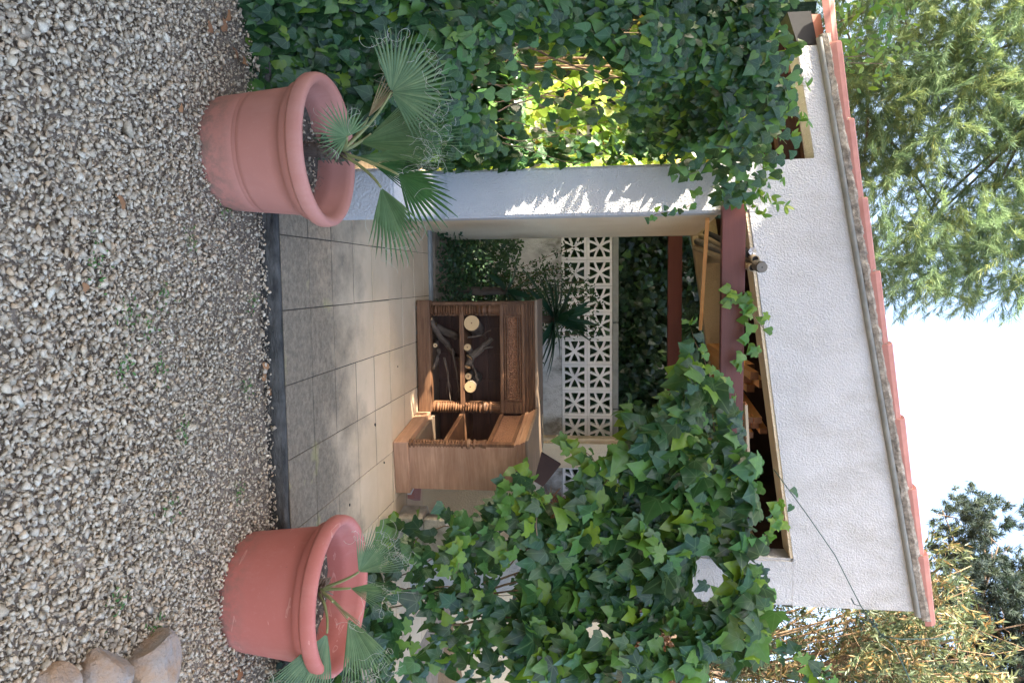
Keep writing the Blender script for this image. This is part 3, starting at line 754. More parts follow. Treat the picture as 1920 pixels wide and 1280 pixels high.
# local: x 0..0.36 (left face at x=0), y 0..-0.72
LY = -.71
wpart('plinth', box(-.015, .365, LY-.03, -.045, Z0+.004, Z0+.108, bev=.006), MT['cabpale'])
wpart('end_panel', box(.02, .34, LY, LY+.022, Z0+.108, .93, bev=.002), MT['cabpale'])
wpart('end_stile', box(-.002, .02, LY-.004, LY+.05, Z0+.108, .93, bev=.003), MT['cab'])
wpart('side_panel', box(.325, .345, LY+.024, .0, Z0+.108, .93), MT['cabpale'])
wpart('cabinet_floor', box(.02, .324, LY+.024, -.03, Z0+.112, Z0+.135), MT['cabtop'])
wpart('shelf', box(.004, .324, LY+.024, -.03, .418, .450, bev=.003), MT['cab'])
def turned_w(lx, ly):
    o = turned('turned_column', 0, 0, Z0+.11, .735, .034)
    c, s = math.cos(WR), math.sin(WR)
    o.location = (WO.x-.6+lx*c-ly*s, WO.y-5.6+lx*s+ly*c, .11)
turned_w(.012, LY+.028)
wpart('frieze_rail', box(.0, .03, LY+.05, -.03, .736, .765, bev=.003), MT['cab'])
wpart('frieze_rail', box(.0, .03, LY+.05, -.03, .905, .930, bev=.003), MT['cab'])
wpart('frieze_panel', box(.014, .03, LY+.05, -.03, .765, .905), MT['cabcarve'])
bm = bmesh.new()
for k, (z, e) in enumerate(((.931, .0), (.944, .010), (.956, .002), (.968, .012), (.982, .024), (.997, .036))):
    bx(bm, -e, .345+e*.4, LY-.004-e, .02, z, z+(.0115 if k < 5 else .016), bev=.0025)
wpart('cornice', bm, MT['cabpale'])
wpart('top_board', box(-.05, .375, LY-.055, .27, 1.015, 1.036, bev=.004), MT['cabtop'])
for x, y in ((.21, 5.64), (.40, 5.64)): cp_('foot', box(x, x+.03, y, y+.04, Z0+.001, Z0+.013), MT['grey'])
o = obj('wedge', box(-.02, .02, -.05, .05, 0, .03, bev=.002), MT['paper'], None, False, (1.55, 5.25, .10), (0, 0, .3)); tag(o, 'small white scrap beside the foot of the cabinet end', 'scrap')

# ---------------- cut branches on the shelves
def log(p0, p1, r0, r1, lb, bend=.0, name='cut_log', grp=None, side=()):
    p0, p1 = Vector(p0), Vector(p1); c = p0; n = 6; d = (p1-p0); u = d.cross(Vector((0, 0, 1)) if abs(d.normalized().z) < .9 else Vector((1, 0, 0))).normalized()
    rr = random.Random(int(p0.x*1e4)); pts = []; rad = []
    q = d.to_track_quat('Z', 'Y').inverted()
    for i in range(n+1):
        t = i/n; p = d*t+u*bend*math.sin(t*math.pi)+Vector((rr.gauss(0, .003), 0, rr.gauss(0, .003)))*(0 if i == 0 else 1)
        pts.append(q @ p); rad.append(r0+(r1-r0)*t+rr.gauss(0, .001))
    t_ = thing(name, c, lb, 'log' if name == 'cut_log' else 'branch', grp); t_.rotation_mode = 'QUATERNION'; t_.rotation_quaternion = q.inverted()
    bm = bmesh.new(); tube(bm, pts, rad, 12, False)
    for sp_, sl_, sr in side:
        a = pts[int(sp_*n)]; tube(bm, [a, a+(q @ Vector(sl_))*.5+Vector((.005, 0, .004)), a+q @ Vector(sl_)], [sr, sr*.8, sr*.5], 7, True)
    obj('bark', bm, MT['bark'], t_, True)
    bm = bmesh.new(); vs = [bm.verts.new((rad[0]*.97*math.cos(a), rad[0]*.97*math.sin(a), -.0015)) for a in [k*math.pi/9 for k in range(18)]]; bm.faces.new(vs)
    for v in list(vs): pass
    obj('sawn_face', bm, MT['cut'], t_)
    return t_
S2 = .453
log((.345, 5.66, S2+.064), (.41, 5.95, S2+.06), .062, .056, 'thickest log with a pale oval sawn face at the left of the upper shelf')
log((.845, 5.66, S2+.045), (.80, 5.95, S2+.045), .045, .042, 'pale sawn log at the right end of the upper shelf')
log((.765, 5.685, S2+.026), (.75, 5.95, S2+.026), .026, .024, 'small grey ended log just left of the right sawn log on the upper shelf')
log((.535, 5.67, S2+.026), (.60, 5.80, S2+.036), .030, .028, 'small pale sawn log near the middle of the upper shelf')
log((.69, 5.675, S2+.024), (.60, 5.74, S2+.05), .026, .03, 'short stub with tan cut end in the middle of the upper shelf')
log((.62, 5.70, S2+.036), (.48, 5.82, S2+.19), .033, .018, 'forked log leaning up to the left on the upper shelf', .01, side=((.5, (-.02, -.02, .10), .01),))
log((.80, 5.70, S2+.10), (.64, 5.72, S2+.05), .009, .011, 'thin straight stick leaning across the logs on the upper shelf', 0, 'cut_branch')
log((.46, 5.72, S2+.02), (.41, 5.80, S2+.19), .008, .004, 'thin twiggy branch standing behind the thickest log', .02, 'cut_branch', side=((.5, (.03, 0, .05), .003), (.3, (-.03, 0, .04), .003), (.7, (.03, 0, .03), .002)))
S1 = .172
log((.315, 5.665, S1+.018), (.52, 5.86, S1+.10), .019, .024, 'dark branch with a small pale cut end low on the left of the bottom shelf', .03)
log((.52, 5.86, S1+.10), (.66, 5.90, S1+.20), .024, .015, 'thick dark branch crossing the middle of the bottom shelf', .02)
log((.70, 5.67, S1+.03), (.56, 5.74, S1+.06), .014, .018, 'curved tan branch resting on the bottom shelf', .03)
log((.52, 5.67, S1+.05), (.50, 5.85, S1+.02), .017, .02, 'dark branch with pinkish cut end on the bottom shelf')
log((.97, 5.70, S1+.16), (.62, 5.72, S1+.11), .003, .009, 'long thin tan twig lying across the bottom shelf', .03, 'cut_branch', side=((.5, (.10, 0, .03), .004), (.65, (.12, 0, -.02), .003)))
log((.94, 5.72, S1+.22), (.55, 5.76, S1+.17), .002, .009, 'brushy twig with many fine tips on the bottom shelf', .02, 'cut_branch', side=((.2, (.03, 0, .04), .002), (.3, (.06, 0, -.03), .002), (.4, (.06, 0, .04), .002), (.15, (.03, 0, -.03), .002)))
log((.38, 5.80, S1+.02), (.47, 5.92, S1+.17), .03, .03, 'thick dark log upright at the back of the bottom shelf')
log((1.13, 5.03, S1+.07), (1.2, 5.15, S1+.03), .008, .010, 'pale broken stick inside the end wing of the cabinet', .0, 'cut_branch', side=((.3, (0, -.02, .07), .004), (.5, (-.03, 0, .04), .004)))

# ================================================================== stored lumber and poles under the roof
def plank(p0, p1, w_, h_, lb, mat, emat, grp=None, name='timber'):
    p0, p1 = Vector(p0), Vector(p1); L = (p1-p0).length; bm = bmesh.new(); bx(bm, -w_/2, w_/2, 0, L, -h_/2, h_/2, bev=.002)
    for f in bm.faces:
        if abs(f.normal.y) > .9 and f.calc_center_median().y < .01: f.material_index = 1
    o = obj(name, bm, [mat, emat], None, False, p0); d = (p1-p0).normalized(); x = d.cross(Vector((0, 0, 1))).normalized()
    o.rotation_euler = Matrix((x, d, x.cross(d))).transposed().to_euler(); tag(o, lb, 'timber', grp); return o
gl = 'orange timbers stored on the roof beams'
for i, (x, z) in enumerate([(.74, 2.64), (.80, 2.64), (.74, 2.705), (.80, 2.705), (.87, 2.66), (.87, 2.73)]):
    plank((x, 5.62+.25*(i % 3), z), (x+.02, 8.25, z+.02), .058, .06, ('lower left', 'lower middle', 'upper left', 'upper middle', 'lower right', 'upper right')[i]+' square orange timber in the stack stored above the red beam', MT['lumber'], MT['lumberend'], gl)
gm = 'narrow orange timbers stored beside the stack'
for i, (x, z) in enumerate([(1.06, 2.60), (1.12, 2.60), (1.06, 2.66), (1.12, 2.66), (1.17, 2.60), (1.16, 2.72)]):
    plank((x, 5.56+.1*(i % 2), z), (x-.12, 8.25, z+.1), .045, .055, ('lower left', 'lower middle', 'second row left', 'second row middle', 'lower right', 'topmost')[i]+' narrow orange timber in the bundle nearest the large leaved ivy', MT['lumber'], MT['lumberend'], gm)
for i, (x, z) in enumerate([(-.28, 2.60), (-.14, 2.60)]):
    plank((x, 5.9, z-.02), (x-.02, 8.28, z+.03), .06, .05, ('pale beam' if i else 'leftmost pale beam')+' stored under the roof beside the side wall', MT['polebeige'], MT['lumberend'])
o = plank((-.40, 5.40, 2.262), (.45, 6.4, 2.34), .022, .028, 'thin orange brown batten crossing under the roof behind the front beam', MT['lumber'], MT['lumber'], None, 'batten')
plank((.9, 5.35, 2.53), (1.75, 5.45, 2.60), .08, .02, 'flat beige board lying above the front beam by the ivy', MT['polebeige'], MT['lumberend'], None, 'board')
def pole(p0, p1, r, lb, mat, solid=False, collar=False):
    p0, p1 = Vector(p0), Vector(p1); t_ = thing('pole', p0, lb, 'pole'); d = p1-p0
    bm = bmesh.new(); tube(bm, [Vector(), d], r, 16, False)
    if not solid: tube(bm, [d*.0, d*.05], r*.8, 16, False)
    obj('shaft', bm, mat, t_, True)
    q = d.to_track_quat('Z', 'Y')
    bm = bmesh.new(); lathe(bm, [(r*1.0, 0), (r*.8 if not solid else r*.15, 0.0)], 16)
    o = obj('pole_rim', bm, mat, t_, False); o.rotation_euler = q.to_euler()
    bm = bmesh.new(); lathe(bm, [(r*.8 if not solid else r*.15, 0), (.0005, 0.0)], 16); o = obj('hollow', bm, MT['black'], t_, False); o.rotation_euler = q.to_euler(); o.location = d.normalized()*.003*(0 if solid else 8)  # black disc painted in for the shade inside the bore
    if collar:
        bm = bmesh.new(); tube(bm, [d.normalized()*.03, d.normalized()*.16], r*1.12, 16, False); obj('collar', bm, mat, t_, True)
pole((-.050, 4.97, 2.555), (-.37, 8.28, 2.52), .034, 'thick grey pole whose round end sticks out furthest over the beam', MT['pole'], True, True)
pole((-.105, 5.14, 2.545), (-.43, 8.28, 2.56), .027, 'beige pole with dark open end beside the thick grey pole', MT['polebeige'])
pole((-.050, 5.12, 2.510+.012), (-.30, 8.28, 2.50), .026, 'lower beige pole with hollow end under the thick grey pole', MT['polebeige'])
pole((-.145, 5.24, 2.525), (-.46, 8.2, 2.60), .030, 'black pipe with white paper stuffed in it above the beam', MT['black'])
bm = bmesh.new()
for k in range(5):
    a = k*1.25; v = [bm.verts.new(p) for p in ((0, 0, 0), (.03*math.cos(a), -.03, .03*math.sin(a)), (.03*math.cos(a+1.1), -.012, .03*math.sin(a+1.1)))]; bm.faces.new(v)
o = obj('crumpled_paper', bm, MT['paper'], None, False, (-.16, 5.235, 2.54)); tag(o, 'scrap of crumpled white paper in the black pipe end', 'paper')

# ================================================================== PLANTERS
def planter(name, loc, h, rb, rt, mat, lb, rot=0, groove=True, tilt=(0, 0), sd=.15):
    t_ = thing(name, loc, lb, 'planter'); t_.rotation_euler = (tilt[0], tilt[1], rot)
    seg = 64; bm = bmesh.new()
    H0 = h-.075
    prof = [(rb*.96, -.045), (rb*.975, -.03), (rb, .0)]
    for k in range(1, 9):
        t = k/9; r = rb+(rt-.045-rb)*t; prof.append((r, H0*t))
        if groove and k == 3:
            for dz in (.006, .012, .018): prof += [(r-.0022, H0*t+dz), (r+.001, H0*t+dz+.003)]
    prof += [(rt-.042, H0-.035), (rt-.040, H0-.030), (rt-.030, H0-.026), (rt-.028, H0+.0), (rt-.026, H0+.012)]
    bm2 = lathe(bm, prof, seg)
    for v in bm.verts:      # three feet scallops at the bottom
        if v.co.z < .02:
            a = math.atan2(v.co.y, v.co.x); c = max(0, math.cos(a*6+.6))**6
            v.co.x *= 1-.03*c; v.co.y *= 1-.03*c
    obj('pot_wall', bm, mat, t_, True)
    bm = bmesh.new()
    prof = [(rt-.026, H0+.010), (rt-.006, H0+.012), (rt, H0+.022), (rt+.001, H0+.045), (rt-.003, H0+.064), (rt-.013, H0+.074), (rt-.028, H0+.073), (rt-.040, H0+.062), (rt-.046, H0+.04), (rt-.05, H0+.005), (rt-.060, H0-.01), (rt-.066, H0-.04), (rt-.075, h-.26)]
    lathe(bm, prof, seg); obj('pot_rim', bm, mat, t_, True)
    bm = bmesh.new(); rs = rt-.070
    lathe(bm, [(.001, 0)]+[(rs*k/10, 0) for k in range(1, 11)], 40)
    for v in bm.verts: v.co.z = .018*mnoise.noise(v.co*9)+.01*mnoise.noise(v.co*30)
    o = obj('soil', bm, MT['potsoil'], t_, True); o.location.z = h-sd
    N = 240; a = rng.uniform(0, 6.28, N); r = rs*.92*np.sqrt(rng.random(N)); P = np.stack([r*np.cos(a), r*np.sin(a), np.full(N, h-sd+.012)], 1)
    batch('soil_stones', hulls[2], rand_rot(N)*rng.uniform(.004, .011, N)[:, None, None], P, MT['gravel'], t_)
    N = 420; a = rng.uniform(0, 6.28, N); r = rs*.95*np.sqrt(rng.random(N)); th_ = rng.uniform(0, 6.28, N)
    m = frames(np.stack([np.cos(th_), np.sin(th_), rng.random(N)*.4], 1), np.tile([0., 0, 1], (N, 1)), rng.uniform(.02, .06, N), .15); m[:, :, 0] *= .3
    batch('dry_litter', BLADE, m, np.stack([r*np.cos(a), r*np.sin(a), np.full(N, h-sd+.018)], 1), MT['litter'], t_)
    return t_
planter('planter', (-.525, 2.965, .025), .425, .232, .306, MT['pot_a'], 'faded pink terracotta coloured planter on gravel by the left pillar')
planter('planter', (1.355, 2.98, .0), .44, .25, .335, MT['pot_b'], 'scratched red planter on gravel below the large leaved ivy', 0.6, False, sd=.18)

# ================================================================== PALMS
def fan(parent, root, hub, axis, nrm, Rr, spread, nseg, mat, lean=.0, split=.45, w=1.0, fibres=14, rmin=.75, asym=0):
    """petiole + blade of narrow folded leaflets that are joined for part of their length"""
    hub, root, axis, nrm = Vector(hub), Vector(root), Vector(axis).normalized(), Vector(nrm).normalized()
    nrm = (nrm-axis*nrm.dot(axis)).normalized(); side = axis.cross(nrm).normalized()
    fr = thing_child('frond', parent)
    bm = bmesh.new(); mid = (root+hub)/2+Vector((0, 0, .15*(hub-root).length))+nrm*.0
    pts = [root*(1-t)**2+mid*2*t*(1-t)+hub*t*t for t in [k/7 for k in range(8)]]
    tube(bm, pts, [.0085*(1-.45*k/7) for k in range(8)], 6); obj('petiole', bm, MT['petiole'], fr, True)
    rr = random.Random(int(hub.x*1e4+Rr*999)); tips = []
    for k in range(nseg):
        t = (k/(nseg-1))*2-1; ang = t*spread+asym; L = Rr*(rmin+(1-rmin)*math.cos(t*1.3))*rr.uniform(.92, 1.05)
        da = spread/(nseg-1)*w
        def pt(r, off, zz):
            a = ang+off*da*(1 if r/L < split else (split+.0)/(r/L)*max(0.0, (1-(r/L-split)/(1-split)))**.8)
            dz = -lean*(r/Rr)**2.2*Rr
            cup = .18*abs(t)**1.5*r
            return hub+axis*math.cos(a)*r+side*math.sin(a)*r+nrm*(zz+cup)+Vector((0, 0, dz))
        V = []; F = []
        for i, s in enumerate((0.03, .2, .45, .7, .88, 1.0)):
            r = L*s; ridge = .55*r*da*w if s < split+.1 else .3*L*split*da*w
            V += [pt(r, -1 if s < 1 else 0, 0), pt(r, 0, ridge), pt(r, 1 if s < 1 else 0, 0)]
        for i in range(5):
            b = 3*i; F += [(b, b+1, b+4), (b, b+4, b+3), (b+1, b+2, b+5), (b+1, b+5, b+4)]
        V = np.array([v[:] for v in V]); me = np_mesh('leaflet', V, np.array(F), mat, np.full(len(V), rr.random()*.5))
        inst('leaflet', me, fr); tips.append(pt(L*.8, 1, 0))
    if fibres:
        bm = bmesh.new()
        for k in range(fibres):
            p = rr.choice(tips).copy(); q = [p.copy()]; d = Vector((rr.gauss(0, 1), rr.gauss(0, 1), rr.gauss(0, 1))).normalized()*.013; ax = Vector((rr.gauss(0, 1), rr.gauss(0, 1), rr.gauss(0, 1))).normalized()
            cu = rr.uniform(.3, .9)
            for _ in range(9): d = Matrix.Rotation(cu, 3, ax) @ d; p = p+d+Vector((0, 0, -.002)); q.append(p.copy())
            tube(bm, q, .0006, 3, False)
        obj('fibres', bm, MT['fibre'], fr)['kind'] = 'stuff'
def thing_child(name, parent):
    o = bpy.data.objects.new(name, None); o.empty_display_size = .05; link(o, parent); return o
def trunk(parent, pts, rad, mat):
    bm = bmesh.new(); tube(bm, pts, rad, 10)
    rr = random.Random(4)
    for k in range(60):
        i = rr.randrange(len(pts)-1); p = Vector(pts[i]).lerp(Vector(pts[i+1]), rr.random()); a = rr.uniform(0, 6.28); d = Vector((math.cos(a), math.sin(a), 1.0)).normalized()
        tube(bm, [p, p+d*.035, p+d*.06+Vector((math.cos(a), math.sin(a), 0))*.012], [.008, .006, .001], 4)
    obj('trunk', bm, mat, parent, True)
PB = Vector((-.53, 2.965, .26))
pal = thing('fan_palm', PB, 'young fan palm with five fans growing in the faded pink planter', 'palm')
def L(p): return Vector(p)-PB
trunk(pal, [L((-.53, 2.965, .25)), L((-.535, 2.96, .36)), L((-.52, 2.955, .44)), L((-.515, 2.95, .50))], [.034, .031, .029, .02], MT['bark'])
CR = (-.515, 2.95, .49)
fan(pal, L(CR), L((-.74, 2.93, .72)), (-.42, -.05, .80), (.2, -1, .15), .29, R(82), 32, MT['palmblue'], .08, .42, 1.4, 34, asym=R(8))
fan(pal, L(CR), L((-.56, 3.00, .56)), (-.02, .05, 1), (-.35, -1, 0), .48, R(27), 28, MT['palm'], .05, .36, 1.5, 40)
fan(pal, L(CR), L((-.50, 2.98, .55)), (.10, .08, 1), (.55, -1, 0), .46, R(18), 16, MT['palm'], .06, .3, 1.2, 14)
fan(pal, L(CR), L((-.555, 2.84, .565)), (-.45, -.35, -.35), (-.1, -.85, .5), .14, R(105), 24, MT['palm'], .05, .4, 1.1, 8, .8)
fan(pal, L(CR), L((-.41, 2.88, .755)), (.60, .0, .62), (.5, -.9, -.25), .31, R(40), 14, MT['palmdark'], .07, .5, 1.25, 6, .6, asym=R(-10))
fan(pal, L(CR), L((-.36, 2.86, .69)), (.78, -.05, .30), (-.2, -1, .2), .34, R(28), 15, MT['palm'], .09, .45, 1.35, 14, .6, asym=R(0))
fan(pal, L(CR), L((-.66, 3.0, .60)), (-.6, .1, .45), (.2, -1, .0), .24, R(14), 8, MT['palmdead'], .02, .4, 1, 12)
fan(pal, L(CR), L((-.60, 3.03, .60)), (-.25, .1, 1), (-.1, -1, .1), .36, R(24), 20, MT['palm'], .06, .35, 1.3, 16)
fan(pal, L(CR), L((-.47, 2.99, .62)), (.28, .0, .9), (.1, -1, .1), .30, R(20), 14, MT['palmdark'], .08, .35, 1.3, 10)
PB2 = Vector((1.365, 2.98, .26))
pal2 = thing('fan_palm', PB2, 'small drooping fan palm growing in the scratched red planter', 'palm')
def L2(p): return Vector(p)-PB2
trunk(pal2, [L2((1.32, 2.93, .25)), L2((1.31, 2.93, .32)), L2((1.31, 2.92, .36))], [.018, .016, .012], MT['stem'])
CR2 = (1.31, 2.92, .35)
fan(pal2, L2(CR2), L2((1.21, 2.88, .545)), (-.62, -.1, .64), (.1, -1, .3), .29, R(38), 26, MT['palmblue'], .05, .36, 1.35, 24)
fan(pal2, L2(CR2), L2((1.40, 2.86, .50)), (.72, -.1, .40), (-.3, -1, .2), .36, R(26), 18, MT['palm'], .14, .4, 1.4, 14)
fan(pal2, L2(CR2), L2((1.43, 2.78, .44)), (.72, -.3, -.30), (0, -.9, .5), .35, R(32), 22, MT['palmblue'], .12, .4, 1.4, 22)
fan(pal2, L2(CR2), L2((1.29, 2.90, .50)), (.05, -.1, .9), (.2, -1, .1), .24, R(26), 16, MT['palm'], .05, .35, 1.3, 10)
fan(pal2, L2(CR2), L2((1.33, 2.85, .44)), (.36, -.15, .66), (.3, -1, .2), .20, R(7), 4, MT['palmdead'], .02, .5, 1, 4)

# ================================================================== IVY
def inpoly(x, z, P):
    P = np.array(P); n = len(P); ins = np.zeros(len(x), bool); j = n-1
    for i in range(n):
        xi, zi = P[i]; xj, zj = P[j]
        c = ((zi > z) != (zj > z)) & (x < (xj-xi)*(z-zi)/(zj-zi+1e-12)+xi); ins ^= c; j = i
    return ins
def sample(P, n):
    P = np.array(P); lo, hi = P.min(0), P.max(0); out = []
    while sum(len(o) for o in out) < n:
        q = lo+rng.random((n*2, 2))*(hi-lo); out.append(q[inpoly(q[:, 0], q[:, 1], P)])
    return np.concatenate(out)[:n]
def ivy(root, pos, nrm, size, tmpls, mat, young=None, nparts=300, frac_y=.12, jit=.38, down=-1.0, smooth=True):
    N = len(pos); tip = np.tile([0., -.25, down], (N, 1)); tip[:, 0] += rng.normal(0, .45, N)
    m = frames(tip, nrm, size, jit)
    loc = np.array(root.location); cd = np.linalg.norm(pos-np.array([0, 0, CAM_H]), axis=1)
    # leaves that show largest become single parts
    score = size/cd*np.clip(1.0-(pos[:, 1]-pos[:, 1].min())*.35, .2, 1)
    order = np.argsort(-score); sel = set(order[:nparts].tolist())
    yy = rng.random(N) < frac_y
    for ti, T in enumerate(tmpls):
        mine = np.arange(N) % len(tmpls) == ti
        for isy, mt in ((False, mat), (True, young or mat)):
            idx = [i for i in np.where(mine & (yy == isy))[0] if i not in sel]
            if idx: 
                o = batch('leaf_mass', T, m[idx], pos[idx]-loc, mt, root, smooth)
    mes = {}
    for i in sel:
        key = (i % len(tmpls), bool(yy[i]))
        if key not in mes:
            V, F = tmpls[key[0]]; mes[key] = np_mesh('leaf', V, F, (young or mat) if key[1] else mat, np.zeros(len(V)), V, smooth)
        o = bpy.data.objects.new('leaf', mes[key]); col.objects.link(o); o.parent = root
        mm = Matrix([list(m[i][r]) + [0] for r in range(3)]+[[0, 0, 0, 1]]); mm.translation = Vector(pos[i]-loc); o.matrix_local = mm
def vines(root, starts, n, steer, r=.004, step=.09):
    bm = bmesh.new(); loc = root.location
    for s in starts:
        p = Vector(s); d = Vector(steer).normalized(); q = [p-loc]
        for _ in range(n):
            d = (d+Vector((rnd.gauss(0, .35), rnd.gauss(0, .2), rnd.gauss(0, .25)))*.8+Vector(steer)*.3).normalized(); p = p+d*step; q.append(p-loc)
        rr = r*rnd.uniform(.6, 1.6); tube(bm, q, [rr*(1-.6*i/n) for i in range(n+1)], 5, False)
    o = obj('stems', bm, MT['stem'], root, True); o['kind'] = 'stuff'

def left_ivy():
    root = thing('ivy', (-1.3, 4.0, 0), 'tall curtain of small dark ivy leaves climbing to the roof left of the planter', 'ivy')
    P = [(-2.25, -.02), (-.70, -.02), (-.68, .5), (-.66, 1.2), (-.66, 2.0), (-.70, 2.45), (-.9, 2.56), (-1.17, 2.42), (-1.44, 2.57), (-2.25, 2.8)]
    q = sample(P, 14500); x, z = q.T
    def ys(x, z):
        y = 3.12+.46*z
        t = np.clip((x+1.15)/.45, 0, 1); t = t*t*(3-2*t); y = y+1.15*t*np.clip((z-.55)/.5, 0, 1)*np.clip((2.25-z)/.4, 0, 1)
        b = np.array([mnoise.noise(Vector((a*2.1, c*2.1, 3)))*.22+mnoise.noise(Vector((a*6, c*6, 8)))*.09 for a, c in zip(x, z)])
        return np.minimum(y-b, 5.2)
    y0 = ys(x, z); dep = rng.exponential(.09, len(x)); y = np.minimum(y0+np.minimum(dep, .5), np.where(z > 1.72, np.where(x > -1.0, 5.12, 4.98), 5.2))
    x = x*(y/4.0)*np.where(x < -1.2, 1.0, 1)*1.0
    x = np.where(x > -.80+.0*(y), np.where(y > 4.9, -.80-rng.random(len(x))*.1, x), x)
    # holes where the light comes through
    hole = np.array([mnoise.noise(Vector((a*3.2, c*3.2, 17))) for a, c in zip(x, z)])
    keep = ~((hole > .42) & (z > .9))
    # the recess beside the palm where the curtain opens
    u = ((x+.93)/.27)**2+((z-1.32)/.42)**2
    keep &= ~((u < 1) & (rng.random(len(x)) < .92))
    pos = np.stack([x, y, z], 1)[keep]; N = len(pos)
    nr = np.tile([.1, -1., .45], (N, 1)); size = rng.uniform(.045, .088, N)
    # leaves added close against the left side of the pillar to block low sun
    q3 = np.concatenate([sample([(-1.0, .05), (-.80, .05), (-.80, 2.4), (-1.0, 2.4)], 620), sample([(-1.6, .05), (-.76, .05), (-.76, 1.02), (-1.6, 1.0)], 3000)]); n3 = len(q3)
    y3 = np.where(np.arange(n3) < 620, 5.22+rng.random(n3)*.10, 4.85+rng.random(n3)*.4)
    m3 = frames(np.stack([rng.normal(0, .45, n3), np.full(n3, -.2), np.full(n3, -1.)], 1), np.tile([-.9, -.6, .45], (n3, 1)), rng.uniform(.05, .085, n3), .4)
    batch('leaf_mass', HEART, m3, np.stack([q3[:, 0], y3, q3[:, 1]], 1)-np.array(root.location), MT['ivy'], root, True)
    # deeper growth on the outer face of the side wall, seen through the gaps, sunlight put in its colour
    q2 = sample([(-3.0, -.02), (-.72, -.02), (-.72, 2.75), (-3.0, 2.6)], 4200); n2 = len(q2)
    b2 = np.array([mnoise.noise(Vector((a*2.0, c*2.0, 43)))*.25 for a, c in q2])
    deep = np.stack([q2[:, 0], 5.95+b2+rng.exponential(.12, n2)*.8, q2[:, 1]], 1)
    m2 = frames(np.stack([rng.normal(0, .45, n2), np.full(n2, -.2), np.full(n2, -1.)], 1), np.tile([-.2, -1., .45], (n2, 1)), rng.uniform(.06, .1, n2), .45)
    batch('leaf_mass', HEART, m2, deep-np.array(root.location), MT['ivysunlit'], root, True)
    ivy(root, pos, nr, size, [HEART, LOBED2, HEART], MT['ivy'], MT['ivyyoung'], 300, .09)
    vines(root, [(rnd.uniform(-2.0, -.9), rnd.uniform(4.2, 4.9), rnd.uniform(0, 1.2)) for _ in range(40)], 12, (0, .3, 1), .005)
left_ivy()
def pillar_ivy():
    root = thing('ivy', (-.6, 5.1, 2.0), 'cascade of pale green ivy hanging over the top of the left pillar', 'ivy')
    P = [(-1.45, 2.05), (-.9, 1.95), (-.66, 2.0), (-.60, 2.2), (-.48, 2.08), (-.44, 2.3), (-.42, 2.52), (-.60, 2.62), (-.75, 2.72), (-1.0, 2.70), (-1.5, 2.62)]
    q = sample(P, 420); x, z = q.T; y = 5.10-rng.random(len(x))*.35-.35*np.clip((-.6-x)/.6, 0, 1)
    pos = np.stack([x, y, z], 1); nr = np.tile([.1, -1., .35], (len(x), 1))
    ivy(root, pos, nr, rng.uniform(.05, .09, len(x)), [HEART, LOBED2], MT['ivy'], MT['ivyyoung'], 300, .3)
    # trailing tendril over the reveal
    pts = [(-.49, 5.15, 2.15), (-.455, 5.13, 2.08), (-.44, 5.12, 2.0), (-.425, 5.12, 1.95), (-.42, 5.12, 1.90), (-.40, 5.12, 1.86)]
    bm = bmesh.new(); tube(bm, [Vector(p)-root.location for p in pts], .0025, 5); obj('tendril', bm, MT['stem'], root, True)
    pos = np.array([(a+rnd.gauss(0, .02), b-.02, c+rnd.gauss(0, .015)) for a, b, c in pts for _ in (0, 1)])
    ivy(root, pos, np.tile([.1, -1., .3], (len(pos), 1)), rng.uniform(.03, .055, len(pos)), [HEART], MT['ivy'], MT['ivyyoung'], 20, .4)
pillar_ivy()
def roof_shrub():
    root = thing('climber', (-.95, 5.0, 2.6), 'light green small leaved climber reaching over the white fascia step', 'climber')
    S = []; A = []
    bm = bmesh.new()
    for s, e in [((-1.2, 4.9, 2.35), (-1.15, 4.85, 2.78)), ((-1.0, 4.95, 2.3), (-.85, 4.9, 2.70)), ((-.85, 5.0, 2.35), (-.62, 5.0, 2.68)), ((-.75, 5.05, 2.3), (-.50, 5.05, 2.62)), ((-1.05, 4.9, 2.4), (-.95, 4.85, 2.79)), ((-.65, 5.1, 2.3), (-.45, 5.1, 2.72)), ((-.6, 5.1, 2.28), (-.38, 5.12, 2.58))]:
        s, e = Vector(s), Vector(e); pts = [s.lerp(e, t/8)+Vector((rnd.gauss(0, .01), rnd.gauss(0, .01), 0)) for t in range(9)]
        obj('stem', tube(bmesh.new(), [p-root.location for p in pts], [.003-.0002*i for i in range(9)], 5), MT['petiole'], root, True)
        for p in pts[2:]:
            for _ in range(4): S.append(p[:]); d = Vector((rnd.gauss(0, 1), rnd.gauss(-.3, .6), rnd.gauss(.4, .6))).normalized(); A.append(d[:])
    bm.free(); S, A = np.array(S), np.array(A); m = frames(A, np.tile([0, -1., .5], (len(S), 1)), rng.uniform(.04, .07, len(S)), .2)
    me = np_mesh('leaf', *OVAL, MT['ivyyoung'], np.zeros(len(OVAL[0])), OVAL[0])
    for i in range(len(S)):
        o = bpy.data.objects.new('leaf', me); col.objects.link(o); o.parent = root
        mm = Matrix([list(m[i][r])+[0] for r in range(3)]+[[0, 0, 0, 1]]); mm.translation = Vector(S[i])-root.location; o.matrix_local = mm
roof_shrub()
